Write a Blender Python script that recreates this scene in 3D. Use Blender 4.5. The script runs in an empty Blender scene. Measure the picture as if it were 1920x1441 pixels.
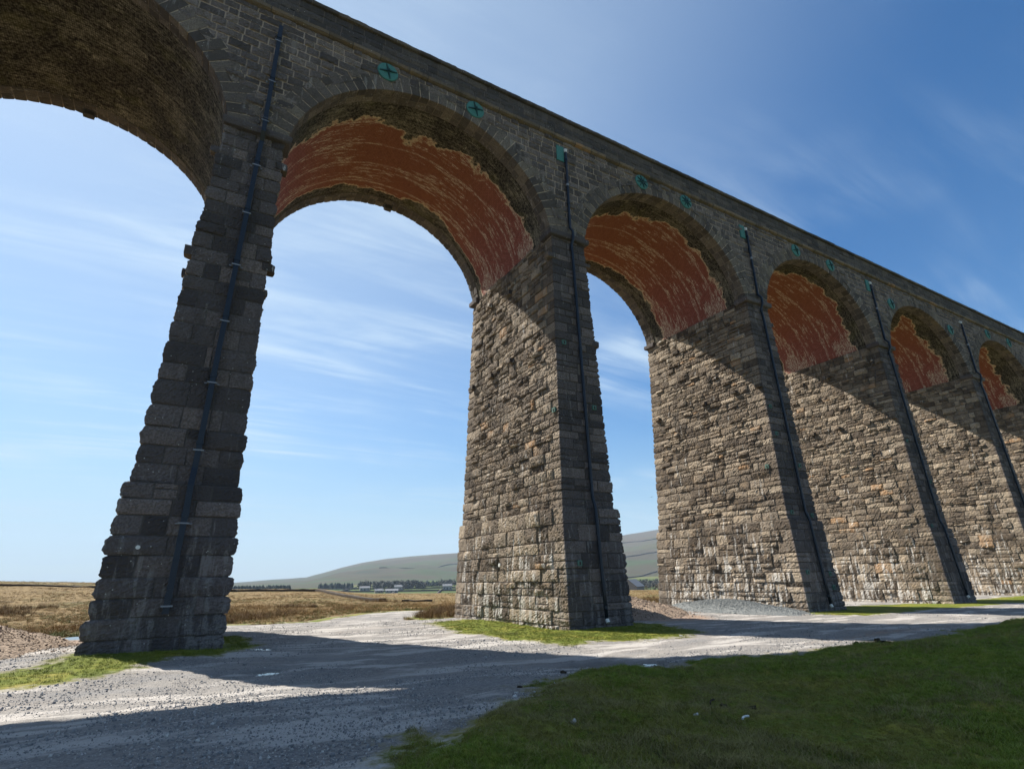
import bpy, math, random
import numpy as np
from mathutils import Vector, Matrix

random.seed(7)
RNG = np.random.default_rng(11)
scene = bpy.context.scene
COL = scene.collection

# ------------------------------------------------------------------ measured layout (metres)
CAM = np.array([-15.3556, -19.8348, 2.0261])
YAW, PITCH, ROLL, FPX = 0.5280, 0.3373, -0.0163, 1025.11
PIERS = {-4: -62.0, -3: -46.4, -2: -30.85, -1: -15.3, 0: -0.25, 1: 15.03, 2: 30.6, 3: 46.4, 4: 62.2, 5: 77.8, 6: 93.3}
DEEP = 9.1                       # thickness of the viaduct at the top
Z_SPR, R_X, R_Z = 18.0, 6.78, 6.20
Z_IMP = 18.86
Z_STR, Z_TOP = 25.25, 26.95
STEP_Z = 4.8
SUN = np.array([-1.0, 1.92, 2.40])
SUN = SUN / np.linalg.norm(SUN)

# ------------------------------------------------------------------ helpers
def tag(o, label=None, cat=None, group=None, kind=None):
    if label: o['label'] = label
    if cat: o['category'] = cat
    if group: o['group'] = group
    if kind: o['kind'] = kind
    return o

def empty(name, loc=(0, 0, 0), rz=0.0, parent=None):
    o = bpy.data.objects.new(name, None)
    COL.objects.link(o)
    o.location = loc
    o.rotation_euler = (0, 0, rz)
    if parent: o.parent = parent
    return o

def mesh_obj(name, V, F, mat=None, parent=None, attrs=None, uv=None, smooth=False, link=True):
    """V (n,3), F (m,4) quads with -1 in the last slot for triangles."""
    V = np.asarray(V, dtype=np.float32)
    F = np.asarray(F, dtype=np.int64)
    me = bpy.data.meshes.new(name)
    if F.shape[1] == 4:
        tri = F[:, 3] < 0
    else:
        F = np.concatenate([F, -np.ones((len(F), 1), dtype=np.int64)], 1)
        tri = np.ones(len(F), bool)
    tot = np.where(tri, 3, 4)
    flat = F.ravel()
    flat = flat[flat >= 0]
    start = np.concatenate([[0], np.cumsum(tot)[:-1]])
    me.vertices.add(len(V)); me.vertices.foreach_set('co', V.ravel())
    me.loops.add(len(flat)); me.loops.foreach_set('vertex_index', flat.astype(np.int32))
    me.polygons.add(len(F)); me.polygons.foreach_set('loop_start', start.astype(np.int32))
    me.polygons.foreach_set('loop_total', tot.astype(np.int32))
    me.polygons.foreach_set('use_smooth', np.full(len(F), smooth))
    if attrs:
        for k, a in attrs.items():
            at = me.attributes.new(k, 'FLOAT', 'POINT')
            at.data.foreach_set('value', np.asarray(a, dtype=np.float32))
    if uv is not None:
        l = me.uv_layers.new(name='UVMap')
        l.data.foreach_set('uv', np.asarray(uv, dtype=np.float32)[flat].ravel())
    me.update(calc_edges=True)
    o = bpy.data.objects.new(name, me)
    if link: COL.objects.link(o)
    if mat: me.materials.append(mat)
    if parent: o.parent = parent
    return o

class Acc:
    """collects vertices / quads of one mesh"""
    def __init__(s): s.V = []; s.F = []; s.A = {}; s.n = 0
    def add(s, V, F, **at):
        V = np.asarray(V, float); F = np.asarray(F, np.int64)
        if F.shape[1] == 3: F = np.concatenate([F, -np.ones((len(F), 1), np.int64)], 1)
        G = np.where(F >= 0, F + s.n, -1)
        s.V.append(V); s.F.append(G); s.n += len(V)
        for k, a in at.items():
            s.A.setdefault(k, []).append(np.broadcast_to(np.asarray(a, float), (len(V),)))
    def obj(s, name, mat, parent=None, smooth=False, link=True):
        return mesh_obj(name, np.concatenate(s.V), np.concatenate(s.F), mat, parent,
                        {k: np.concatenate(v) for k, v in s.A.items()}, smooth=smooth, link=link)

def grid_faces(nr, nc, close=False):
    i = np.arange(nr - 1)[:, None]; j = np.arange(nc if close else nc - 1)[None, :]
    j2 = (j + 1) % nc
    return np.stack([i * nc + j, i * nc + j2, (i + 1) * nc + j2, (i + 1) * nc + j], -1).reshape(-1, 4)

def hash2(ix, iy, seed=0):
    n = (ix.astype(np.int64) * 374761393 + iy.astype(np.int64) * 668265263 + seed * 974634777) & 0xffffffff
    n = ((n ^ (n >> 13)) * 1274126177) & 0xffffffff
    return ((n ^ (n >> 16)) & 0xffff) / 65535.0

def vnoise(x, y, seed=0):
    x = np.asarray(x, float); y = np.asarray(y, float)
    ix = np.floor(x).astype(np.int64); iy = np.floor(y).astype(np.int64)
    fx = x - ix; fy = y - iy
    fx = fx * fx * (3 - 2 * fx); fy = fy * fy * (3 - 2 * fy)
    a = hash2(ix, iy, seed); b = hash2(ix + 1, iy, seed); c = hash2(ix, iy + 1, seed); d = hash2(ix + 1, iy + 1, seed)
    return (a * (1 - fx) + b * fx) * (1 - fy) + (c * (1 - fx) + d * fx) * fy

def fbm(x, y, seed=0, o=4):
    s = 0; a = 1; t = 0
    for i in range(o):
        s = s + a * vnoise(np.asarray(x) * 2 ** i + 17.3 * i, np.asarray(y) * 2 ** i - 9.1 * i, seed + i); t += a; a *= .5
    return s / t

def sst(a, b, x):
    t = np.clip((np.asarray(x, float) - a) / (b - a), 0, 1)
    return t * t * (3 - 2 * t)

# ------------------------------------------------------------------ node helper
class N:
    def __init__(s, mat):
        s.t = mat.node_tree; s.t.nodes.clear()
    def n(s, typ, ins=None, **kw):
        nd = s.t.nodes.new(typ)
        for k, v in kw.items(): setattr(nd, k, v)
        if ins:
            for k, v in ins.items():
                sock = nd.inputs[k]
                if isinstance(v, bpy.types.NodeSocket): s.t.links.new(v, sock)
                else: sock.default_value = v
        return nd
    def math(s, op, a, b=0.0, c=None, clamp=False):
        ins = {0: a, 1: b}
        if c is not None: ins[2] = c
        return s.n('ShaderNodeMath', ins, operation=op, use_clamp=clamp).outputs[0]
    def mix(s, f, a, b, blend='MIX'):
        nd = s.n('ShaderNodeMix', None, data_type='RGBA', blend_type=blend, clamp_factor=True)
        for i, v in ((0, f), (6, a), (7, b)):
            if isinstance(v, bpy.types.NodeSocket): s.t.links.new(v, nd.inputs[i])
            else: nd.inputs[i].default_value = v if i == 0 else (*v[:3], 1)
        return nd.outputs[2]
    def ramp(s, f, stops, interp='LINEAR'):
        nd = s.n('ShaderNodeValToRGB', {0: f}); r = nd.color_ramp; r.interpolation = interp
        while len(r.elements) < len(stops): r.elements.new(.5)
        for e, (p, c) in zip(r.elements, stops):
            e.position = p; e.color = (*c, 1) if len(c) == 3 else c
        return nd.outputs[0]
    def step(s, f, a, b):
        nd = s.n('ShaderNodeMapRange', {0: f, 1: a, 2: b, 3: 0.0, 4: 1.0}, interpolation_type='SMOOTHSTEP'); return nd.outputs[0]
    def noise(s, vec, scale, detail=4.0, rough=.55, dist=0.0, dim='3D'):
        return s.n('ShaderNodeTexNoise', {'Vector': vec, 'Scale': scale, 'Detail': detail, 'Roughness': rough, 'Distortion': dist}, noise_dimensions=dim).outputs[0]
    def vor(s, vec, scale, feature='F1', out=0):
        return s.n('ShaderNodeTexVoronoi', {'Vector': vec, 'Scale': scale}, feature=feature).outputs[out]
    def scale(s, vec, sc):
        return s.n('ShaderNodeMapping', {'Vector': vec, 'Scale': sc}).outputs[0]
    def attr(s, name):
        return s.n('ShaderNodeAttribute', attribute_name=name).outputs['Fac']
    def pos(s): return s.n('ShaderNodeNewGeometry').outputs['Position']
    def bump(s, h, st=.5, d=.02):
        return s.n('ShaderNodeBump', {'Height': h, 'Strength': st, 'Distance': d}).outputs[0]
    def out(s, col, rough=.85, bump=None, spec=.3, metal=0.0, **kw):
        ins = {'Base Color': col if isinstance(col, bpy.types.NodeSocket) else (*col, 1), 'Roughness': rough, 'Specular IOR Level': spec, 'Metallic': metal}
        if bump is not None: ins['Normal'] = bump
        ins.update(kw)
        b = s.n('ShaderNodeBsdfPrincipled', ins)
        s.n('ShaderNodeOutputMaterial', {'Surface': b.outputs[0]})

def new_mat(name):
    m = bpy.data.materials.new(name); m.use_nodes = True
    return m, N(m)

def flat_mat(name, col, rough=.7, var=.25, scale=8.0, spec=.3, metal=0.0):
    m, g = new_mat(name)
    nz = g.noise(g.pos(), scale, 5.0)
    c = g.mix(nz, [v * (1 - var) for v in col], [v * (1 + var) for v in col])
    g.out(c, rough, g.bump(nz, .3, .01), spec, metal)
    return m

# ------------------------------------------------------------------ materials: masonry
def stone_mat(name, tones, mortar, leach=0.0, soot=.4, warm=.5, orange=.02, front=None):
    m, g = new_mat(name)
    p = g.pos(); r = g.attr('rnd'); j = g.attr('joint')
    base = g.ramp(r, [(0, tones[0]), (.35, tones[1]), (.7, tones[2]), (1, tones[3])])
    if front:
        base = g.mix(g.attr('face'), base, g.ramp(r, [(0, front[0]), (.35, front[1]), (.7, front[2]), (1, front[3])]))  # front faces: weathering plus painted-in shade darken the stone colour
    n1 = g.noise(p, 2.3, 6.0, .6)
    n2 = g.noise(p, 17.0, 7.0, .65)
    n3 = g.noise(g.scale(p, (3.0, 3.0, 22.0)), 2.0, 5.0, .6)      # bedding planes of the stone
    base = g.mix(g.math('MULTIPLY', g.step(n2, .38, .62), .62), base, [c * .8 for c in tones[0]])
    base = g.mix(g.math('MULTIPLY', g.step(n1, .45, .75), g.math('SUBTRACT', .45 * warm, g.math('MULTIPLY', g.attr('face'), .40 * warm if front else 0.0))), base, (tones[3][0] * 1.15, tones[3][1] * .98, tones[3][2] * .75))  # warm tint held back on front faces, part of their painted shade
    base = g.mix(g.math('MULTIPLY', g.step(n3, .5, .75), .3), base, [c * .55 for c in tones[1]])
    # a few iron-stained stones
    org = g.math('MULTIPLY', g.math('GREATER_THAN', r, 1 - orange), g.step(n1, .3, .6))
    base = g.mix(g.math('MULTIPLY', org, .75), base, (.34, .19, .09))
    # soot and algae in broad patches running down the wall
    st = g.noise(g.scale(p, (1.0, 1.0, .28)), 1.3, 5.0, .62)
    base = g.mix(g.math('MULTIPLY', g.step(st, .5, .72), soot), base, (.028, .027, .025))
    # mortar
    mj = g.math('MULTIPLY', g.math('MULTIPLY', j, g.step(n2, .22, .5)), g.step(g.noise(p, .9, 3.0), .30, .46))
    base = g.mix(mj, base, mortar)
    # lime leached out of the joints, in thin vertical runs
    ln = g.noise(g.scale(p, (1.0, 1.0, .13)), 5.0, 4.0, .6)
    lb = g.noise(p, .5, 3.0, .6)
    z = g.n('ShaderNodeSeparateXYZ', {0: p}).outputs[2]
    low = g.math('ADD', g.math('MULTIPLY', g.step(z, 7.0, .0), .14), g.math('MULTIPLY', g.step(z, 16.5, 18.5), .035))
    lm = g.math('MULTIPLY', g.step(g.math('ADD', g.math('ADD', ln, g.math('MULTIPLY', lb, .16)), low), .70, .80), g.step(n2, .3, .62))
    base = g.mix(g.math('MULTIPLY', lm, leach), base, (.56, .54, .50))
    # lichen spots
    vs = g.vor(p, 5.5)
    sp = g.math('MULTIPLY', g.math('LESS_THAN', g.math('ADD', vs, g.math('MULTIPLY', n2, .12)), .15), g.math('GREATER_THAN', g.noise(p, 1.7, 2.0), .53))
    base = g.mix(g.math('MULTIPLY', sp, .75), base, (.5, .5, .45))
    h = g.math('ADD', n2, g.math('MULTIPLY', n3, .6))
    g.out(base, .9, g.bump(h, .9, .05), .2)
    return m

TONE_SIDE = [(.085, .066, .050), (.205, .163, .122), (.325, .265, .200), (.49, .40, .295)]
TONE_FRONT_SHADED = [(.050, .046, .050), (.096, .085, .086), (.142, .122, .119), (.210, .172, .156)]  # same stone, darker than the sides: weathered, with shade put into the colour
M_PIER = stone_mat('pier_rubble_stone', TONE_SIDE, (.24, .21, .175), leach=1.0, soot=.62, orange=.022, front=TONE_FRONT_SHADED)
M_FRONT = stone_mat('pier_face_stone', TONE_SIDE, (.085, .075, .066), leach=.22, soot=.35, warm=.3, orange=.0, front=TONE_FRONT_SHADED)
M_SPAN = stone_mat('spandrel_stone', [(.074, .065, .062), (.126, .108, .100), (.172, .145, .132), (.24, .20, .172)], (.35, .285, .23), leach=.18, soot=.40, warm=.25, orange=.004)
M_RING = stone_mat('voussoir_stone', [(.070, .060, .052), (.115, .098, .083), (.155, .130, .108), (.22, .183, .140)], (.42, .34, .26), leach=.3, soot=.55, warm=.3, orange=0)
M_PARA = stone_mat('parapet_stone', [(.055, .050, .048), (.084, .075, .068), (.112, .098, .086), (.15, .125, .10)], (.12, .10, .085), leach=.05, soot=.5, warm=.4, orange=0)
M_STRING = stone_mat('string_course_stone', [(.11, .088, .062), (.16, .125, .085), (.20, .15, .10), (.24, .18, .115)], (.07, .06, .05), leach=.05, soot=.55, warm=.9, orange=.05)

def brick_mat(name, red, dark_all=0.0, orange_top=1.0):
    m, g = new_mat(name)
    uvn = g.n('ShaderNodeUVMap', uv_map='UVMap').outputs[0]
    sx = g.n('ShaderNodeSeparateXYZ', {0: uvn}); arc, yy = sx.outputs[0], sx.outputs[1]
    p = g.pos(); z = g.n('ShaderNodeSeparateXYZ', {0: p}).outputs[2]
    sw = g.n('ShaderNodeCombineXYZ', {0: yy, 1: arc}).outputs[0]
    bk = g.n('ShaderNodeTexBrick', {'Vector': sw, 'Scale': 1.0, 'Color1': (*[c * 1.05 for c in red], 1), 'Color2': (red[0] * .72, red[1] * .62, red[2] * .6, 1),
                                   'Mortar': (red[0] * .34, red[1] * .4, red[2] * .5, 1), 'Mortar Size': .014, 'Mortar Smooth': .2, 'Bias': -.2, 'Brick Width': .235, 'Row Height': .082})
    col = bk.outputs[0]
    crown = g.step(z, 20.5, 24.0)
    col = g.mix(g.math('MULTIPLY', crown, .6 * orange_top), col, (.235, .098, .046))
    n1 = g.noise(p, 1.1, 6.0, .65); nf = g.noise(p, 9.0, 5.0, .6)
    col = g.mix(g.math('MULTIPLY', g.step(g.noise(g.scale(uvn, (11.0, 4.0, 1)), 1.0, 2.0), .52, .66), .45), col, [c * .45 for c in red])
    col = g.mix(g.math('MULTIPLY', g.step(nf, .42, .7), .35), col, (red[0] * .42, red[1] * .4, red[2] * .4))
    # efflorescence: flaked strips that run round the arch
    e1 = g.noise(g.scale(uvn, (.8, 6.5, 1.0)), 1.0, 7.0, .72, .15)
    e2 = g.noise(g.scale(uvn, (.30, .8, 1.0)), 1.0, 3.0, .6)
    e3 = g.noise(g.scale(uvn, (3.6, 19.0, 1.0)), 1.0, 4.0, .65)
    low = g.math('MULTIPLY', g.step(z, 21.5, 19.0), .05)
    ef = g.math('ADD', g.math('ADD', g.math('MULTIPLY', e1, .75), g.math('MULTIPLY', e2, .50)), low)
    em = g.math('MULTIPLY', g.step(ef, .665, .70), g.step(e3, .46, .54))
    # thin long run-off lines
    wob = g.math('MULTIPLY', g.noise(g.scale(uvn, (.25, .5, 1)), 1.0, 2.0), .4)
    ly = g.math('ADD', yy, wob)
    lf = g.math('ABSOLUTE', g.math('SUBTRACT', g.math('FRACT', g.math('MULTIPLY', ly, .62)), .5))
    lines = g.math('MULTIPLY', g.math('MULTIPLY', g.step(lf, .060, .020), g.step(e1, .38, .52)), g.step(e3, .42, .54))
    nh = g.noise(p, 24.0, 4.0, .7)
    em = g.math('MULTIPLY', g.math('MAXIMUM', em, g.math('MULTIPLY', lines, .8)), g.math('ADD', .25, g.step(nh, .36, .60)))
    em = g.math('MULTIPLY', em, g.math('SUBTRACT', 1.0, g.math('MULTIPLY', bk.outputs[1], .6)))
    col = g.mix(g.math('MULTIPLY', em, .9), col, (.70, .60, .45))
    # soot bands, whose reach comes from the mesh, broken up by noise
    so = g.attr('soot')
    sm = g.step(g.math('ADD', so, g.math('MULTIPLY', g.math('SUBTRACT', n1, .5), 1.3)), .46, .54)
    edge = g.math('MULTIPLY', g.step(g.math('ADD', so, g.math('MULTIPLY', g.math('SUBTRACT', n1, .5), 1.3)), .36, .46), g.step(e3, .33, .55))
    col = g.mix(g.math('MULTIPLY', edge, .85), col, (.62, .50, .33))
    flk = g.math('MULTIPLY', g.step(g.math('ADD', g.math('MULTIPLY', e1, .6), g.math('MULTIPLY', g.noise(p, .6, 4.0, .6), .5)), .535, .63), g.step(e3, .38, .56))
    mot = g.step(g.math('ADD', g.math('MULTIPLY', g.noise(p, 1.6, 6.0, .7), .7), g.math('MULTIPLY', e1, .3)), .55, .64)
    flk = g.math('MULTIPLY', g.math('MAXIMUM', g.math('MULTIPLY', flk, .7), mot), g.step(nh, .32, .6))
    dk = g.mix(g.math('MULTIPLY', flk, .62), g.mix(g.step(nf, .38, .62), (.014, .012, .010), (.115, .100, .075)), (.60, .53, .38))
    dk = g.mix(g.math('MULTIPLY', g.math('SUBTRACT', 1.0, bk.outputs[1]), .0), dk, dk)
    dk = g.mix(g.math('MULTIPLY', bk.outputs[1], .5), dk, (.012, .010, .008))
    moss = g.step(g.noise(p, .8, 4.0), .52, .68)
    dk = g.mix(g.math('MULTIPLY', moss, .35), dk, (.075, .07, .02))
    col = g.mix(sm, col, dk)
    h = g.math('SUBTRACT', g.math('MULTIPLY', nf, .6), bk.outputs[1])
    g.out(col, .92, g.bump(h, .5, .012), .15)
    return m

M_BRICK = brick_mat('soffit_red_brick', (.33, .112, .080))
M_BRICKDARK = brick_mat('soffit_sooty_brick', (.26, .10, .06))

# ------------------------------------------------------------------ masonry generator
def patches(acc, stones, mapf, res=.06, ca=(), cb=(), bev=.018, gap=.009, joint=-.018, rough=.010, fac=.03, pillow=.6, jfade=False):
    """every stone is its own small rock-faced grid; mapf(a,b,aux) -> P,N"""
    for s in stones:
        a0, a1, b0, b1, prot = s[:5]; aux = s[5] if len(s) > 5 else None
        fa = fac * (s[6] if len(s) > 6 else 1.0)
        w = a1 - a0; h = b1 - b0
        if w < .05 or h < .05: continue
        def cols(c0, c1, cs):
            g_, bv = min(gap, (c1 - c0) * .1), min(bev, (c1 - c0) * .14)
            n = max(2, int(round((c1 - c0) / res)))
            inner = np.linspace(c0 + g_ + bv, c1 - g_ - bv, n + 1)
            c = np.concatenate([[c0, c0 + g_], inner, [c1 - g_, c1]])
            fixed = np.zeros(len(c), bool); fixed[[0, -1]] = True
            for q in cs:
                if c0 + 2e-3 < q < c1 - 2e-3:
                    k = 2 + int(np.argmin(abs(c[2:-2] - q))); c[k] = q; fixed[k] = True
                elif abs(q - c0) <= 2e-3: c[0] = q
                elif abs(q - c1) <= 2e-3: c[-1] = q
            return c, fixed
        A, fxa = cols(a0, a1, ca); B, fxb = cols(b0, b1, cb)
        na, nb = len(A), len(B)
        GA, GB = np.meshgrid(A, B)
        u = (GA - a0) / w; v = (GB - b0) / h
        pl = np.full(u.shape, 9.0)
        for _ in range(3):
            gx, gz, c = RNG.normal(0, 1.2), RNG.normal(0, .9), RNG.uniform(.2, 1.0)
            pl = np.minimum(pl, c + gx * (u - .5) + gz * (v - .5))
        pl = np.clip(pl, -1.2, 1.2)
        pil = (1 - np.abs(2 * u - 1) ** 4) * (1 - np.abs(2 * v - 1) ** 4)
        H = prot * (1 - pillow + pillow * pil) + fa * pl * (.35 + .65 * pil) + RNG.normal(0, rough, u.shape) + .006
        H = np.maximum(H, joint * .3)
        m = np.ones(u.shape); m[:2, :] = 0; m[-2:, :] = 0; m[:, :2] = 0; m[:, -2:] = 0
        H = H * m + joint * (1 - m)
        ja = RNG.uniform(-.16, .16, u.shape) * (w / na) * m; jb = RNG.uniform(-.16, .16, u.shape) * (h / nb) * m
        ja[:, fxa] = 0; jb[fxb, :] = 0
        P, Nn = mapf((GA + ja).ravel(), (GB + jb).ravel(), aux)
        V = P + Nn * H.ravel()[:, None]
        jt = (1 - m).ravel()
        if jfade: jt = jt * np.where(GB.ravel() > .03, .22, 1.0)
        acc.add(V, grid_faces(nb, na), rnd=RNG.random(), joint=jt, face=(Nn[:, 1] < -.1) * 1.0)  # face marks front-facing vertices for the darker tone with shade painted in

def split(c0, c1, lo, hi):
    out = [c0]
    while out[-1] < c1 - hi:
        out.append(out[-1] + RNG.uniform(lo, hi))
    if c1 - out[-1] > hi * .95: out.append((out[-1] + c1) / 2)
    if c1 - out[-1] < lo * .5 and len(out) > 1: out[-1] = c1
    else: out.append(c1)
    return out

def rough_block(acc, c, s, jit=.03, n=4, rv=None):
    """a projecting stone with broken faces"""
    ax = np.linspace(-.5, .5, n)
    faces = []
    for axis in range(3):
        for sg in (-1, 1):
            U, W = np.meshgrid(ax, ax)
            P = np.zeros((n * n, 3)); o = [k for k in range(3) if k != axis]
            P[:, o[0]] = U.ravel(); P[:, o[1]] = W.ravel(); P[:, axis] = sg * .5
            f = grid_faces(n, n)
            if (sg > 0) == (axis == 1): f = f[:, ::-1]
            faces.append((P, f, float(axis == 1 and sg < 0)))  # front of the block also takes the painted-shade tone
    off = np.random.default_rng(int(abs(c[0] * 31 + c[1] * 17 + c[2] * 7) * 100) % 99991)
    sd = int(off.integers(0, 9999))
    r = off.random() if rv is None else rv
    for P, f, fr in faces:
        k = np.round(P * (n - 1)).astype(int)
        j = np.stack([hash2(k[:, 0] * 7 + k[:, 1], k[:, 2] * 5 + k[:, 1] * 3, sd + q) - .5 for q in range(3)], 1)
        edge = (np.abs(P) > .49).sum(1)[:, None]
        Q = P * (1 - .035 * np.maximum(edge - 1, 0)) * np.array(s) + j * jit * 2 + np.array(c)
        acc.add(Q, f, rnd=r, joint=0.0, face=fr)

# ------------------------------------------------------------------ pier
def prof(z, zmid, off=0.0):
    """half thickness, front y, back y (viaduct face at y=0 .. DEEP)"""
    z = np.asarray(z, float)
    t = (Z_IMP - z) / (Z_IMP - STEP_Z)
    up = (1.0 + .38 * t, -.42 * t)
    t2 = (STEP_Z - z) / STEP_Z
    dn = (1.49 + .12 * t2, -.56 - .30 * t2)
    low = zmid < STEP_Z
    hx = np.where(low, dn[0], up[0]) + off; yf = np.where(low, dn[1], up[1])
    return hx, yf, DEEP - yf

PLX, PLY = 2.6, 9.9
PER = [0, PLX, PLX + PLY, 2 * PLX + PLY, 2 * PLX + 2 * PLY]
FN = np.array([(0, -1, 0), (1, 0, 0), (0, 1, 0), (-1, 0, 0)], float)

def shear(x0, z):
    return np.where(abs(x0 - PIERS[-1]) < .01, -.06 - .28 * (Z_IMP - z) / Z_IMP, 0.0)

def pier_map(x0, off=0.0, ks=1.0, kf=1.0):
    def f(a, b, zmid):
        a = np.mod(a, PER[4]); a = np.where(PER[4] - a < 1e-6, 0, a)
        hx, yf, yb = prof(b, zmid, off)
        face = np.clip(np.searchsorted(PER, a + 1e-7, side='right') - 1, 0, 3)
        fr = (a - np.array(PER)[face]) / np.array([PLX, PLY, PLX, PLY])[face]
        c = np.stack([np.stack([-hx, yf], -1), np.stack([hx, yf], -1), np.stack([hx, yb], -1), np.stack([-hx, yb], -1)], 0)
        i = np.arange(len(a)); p0 = c[face, i]; p1 = c[(face + 1) % 4, i]
        P = p0 + (p1 - p0) * fr[:, None]
        P = np.column_stack([P[:, 0] + x0 + shear(x0, b), P[:, 1], b])
        Nn = FN[face].copy(); cor = np.abs(fr) < 1e-5
        Nn[cor] += FN[(face[cor] - 1) % 4]
        Nn = Nn * np.array([ks, kf, 1.0])
        return P, Nn
    return f

def build_pier(k, parent, res, big):
    x0 = PIERS[k]
    front, side = Acc(), Acc()
    zs = [-.55]
    while zs[-1] < STEP_Z - .45: zs.append(zs[-1] + RNG.uniform(.46, .70))
    zs[-1] = STEP_Z
    if zs[-1] - zs[-2] > .8: zs.insert(-1, (zs[-1] + zs[-2]) / 2)
    while zs[-1] < Z_IMP - .62: zs.append(zs[-1] + (RNG.uniform(.50, .82) if big and zs[-1] < 13 else RNG.uniform(.34, .60) * (1.1 if big else .92)))
    if Z_IMP - zs[-1] < .25: zs[-1] = Z_IMP
    else: zs.append(Z_IMP)
    fstones, sstones = [], []
    for ci in range(len(zs) - 1):
        z0, z1 = zs[ci], zs[ci + 1]; zm = (z0 + z1) / 2; h = z1 - z0
        alt = ci % 2
        qs, ql = RNG.uniform(.5, .8), RNG.uniform(.9, 1.25)
        bulge = RNG.uniform(.04, .11) * (1.05 if big else .35)
        # quoins round the two front and two back corners; a = perimeter
        q = []
        for cidx in range(4):
            f_, b_ = (ql, qs) if (alt + cidx) % 2 else (qs, ql)
            f_ *= RNG.uniform(.85, 1.12); b_ *= RNG.uniform(.85, 1.12)
            q.append((PER[cidx] - f_, PER[cidx] + b_))
        q.append((q[0][0] + PER[4], q[0][1] + PER[4]))
        for cidx in range(4):
            lo_, hi_ = (q[cidx][0], q[cidx][1])
            fb = bulge * RNG.uniform(.5, 1.5)
            if cidx in (0, 1) or True:
                if h > .5 and RNG.random() < .35 and not big:
                    zz = z0 + h * RNG.uniform(.4, .6)
                    fstones.append((lo_, hi_, z0, zz, fb, zm, 1.3)); fstones.append((lo_, hi_, zz, z1, fb * .7, zm, 1.3))
                else: fstones.append((lo_, hi_, z0, z1, fb, zm, 1.3 if big else .7))
        for face in range(4):
            A0, A1 = q[face][1], q[face + 1][0]
            if A1 - A0 < .12: continue
            if face in (0, 2):
                cs = split(A0, A1, .5, 1.1) if A1 - A0 > .9 else [A0, A1]
                for c0, c1 in zip(cs[:-1], cs[1:]):
                    if h > .45 and RNG.random() < (.12 if big else .35):
                        zz = z0 + h * RNG.uniform(.35, .65)
                        fstones.append((c0, c1, z0, zz, RNG.uniform(.0, .04), zm, .7)); fstones.append((c0, c1, zz, z1, RNG.uniform(.0, .04), zm, .7))
                    else: fstones.append((c0, c1, z0, z1, RNG.uniform(.01, .05), zm, .8))
            else:
                cs = split(A0, A1, .62, 1.35); srat = RNG.uniform(.4, .6); psing = .80 if zm < 8 else .50
                for c0, c1 in zip(cs[:-1], cs[1:]):
                    def one(x0_, x1_, y0_, y1_):
                        pr = RNG.uniform(.02, .075) if RNG.random() < .82 else RNG.uniform(.08, .15)
                        sstones.append((x0_, x1_, y0_, y1_, pr, zm, 1.0 if RNG.random() < .75 else 2.3))
                    rr = RNG.random()
                    if rr < psing: one(c0, c1, z0, z1)
                    else:
                        nrow = 2
                        ys = [z0, z0 + h * (srat if RNG.random() < .7 else RNG.uniform(.34, .64)), z1] if nrow == 2 else [z0, z0 + h * RNG.uniform(.25, .38), z0 + h * RNG.uniform(.58, .72), z1]
                        for y0, y1 in zip(ys[:-1], ys[1:]):
                            ww = split(c0, c1, .40, 1.0) if c1 - c0 > .85 else [c0, c1]
                            for w0, w1 in zip(ww[:-1], ww[1:]): one(w0, w1, y0, y1)
    offx = 0.0
    mp = pier_map(x0, offx, 0.78 if big else 1.0, .5 if big else .85)
    near = [s for s in sstones if s[0] >= PER[3] - .01]
    far = [s for s in sstones if s[0] < PER[3] - .01]
    back = Acc()
    fst = [q_ for q_ in fstones if q_[0] < PER[1] + .01 or q_[0] > PER[3] + PLY * .6]
    bst = [q_ for q_ in fstones if not (q_[0] < PER[1] + .01 or q_[0] > PER[3] + PLY * .6)]
    patches(back, bst, mp, res=max(.14, res * 1.1), ca=PER, bev=.02, fac=.035, rough=.009, pillow=.55)
    patches(front, fst, mp, res=res * (.8 if big else 1.1), ca=PER, bev=.022 if big else .016, fac=.060 if big else .034, rough=.018 if big else .011, pillow=.8 if big else .4)
    patches(side, near, mp, res=res, ca=PER, fac=.044, rough=.010, gap=.015, bev=.012, pillow=.3, joint=-.02)
    patches(side, far, mp, res=max(.16, res), ca=PER, fac=.034, rough=.012)
    # solid core behind the mortar joints
    for (za, zb, zm) in ((-.8, STEP_Z - .03, 1.0), (STEP_Z - .03, Z_IMP - .02, 10.0)):
        rows = []
        for z in (za, zb):
            hx, yf, yb = [float(q_) for q_ in prof(z, zm, offx)]
            d = .021
            xs_ = x0 + float(shear(x0, z)); rows += [(xs_ - hx + d, yf + d, z), (xs_ + hx - d, yf + d, z), (xs_ + hx - d, yb - d, z), (xs_ - hx + d, yb - d, z)]
        side.add(rows, np.array([(0, 1, 5, 4), (1, 2, 6, 5), (2, 3, 7, 6), (3, 0, 4, 7), (4, 5, 6, 7)]), rnd=.3, joint=1.0, face=0.0)
    # projecting stones left for the centering, on both sides
    for zc, ys in ((17.4, (.1, 4.2, 6.3)), (12.9, (-.02, 1.9, 4.1, 6.2, 8.6))):
        for y in ys:
            for sg in (-1, 1):
                hx = float(prof(zc, zc)[0])
                if RNG.random() < .2: continue
                y_ = y + RNG.uniform(-.28, .28) * (y > 1)
                rough_block(side, (x0 + float(shear(x0, zc)) + sg * (hx + RNG.uniform(.04, .12)), y_, zc + RNG.uniform(-.12, .12)), (.46, RNG.uniform(.26, .46), RNG.uniform(.2, .32)), .028, 4, RNG.uniform(0, .35))
    pr = empty('pier', (0, 0, 0), 0, parent)
    side.obj('rubble_side_wall', M_PIER, pr)
    front.obj('rock_faced_end', M_FRONT, pr); back.obj('rock_faced_end', M_FRONT, pr)
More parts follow.
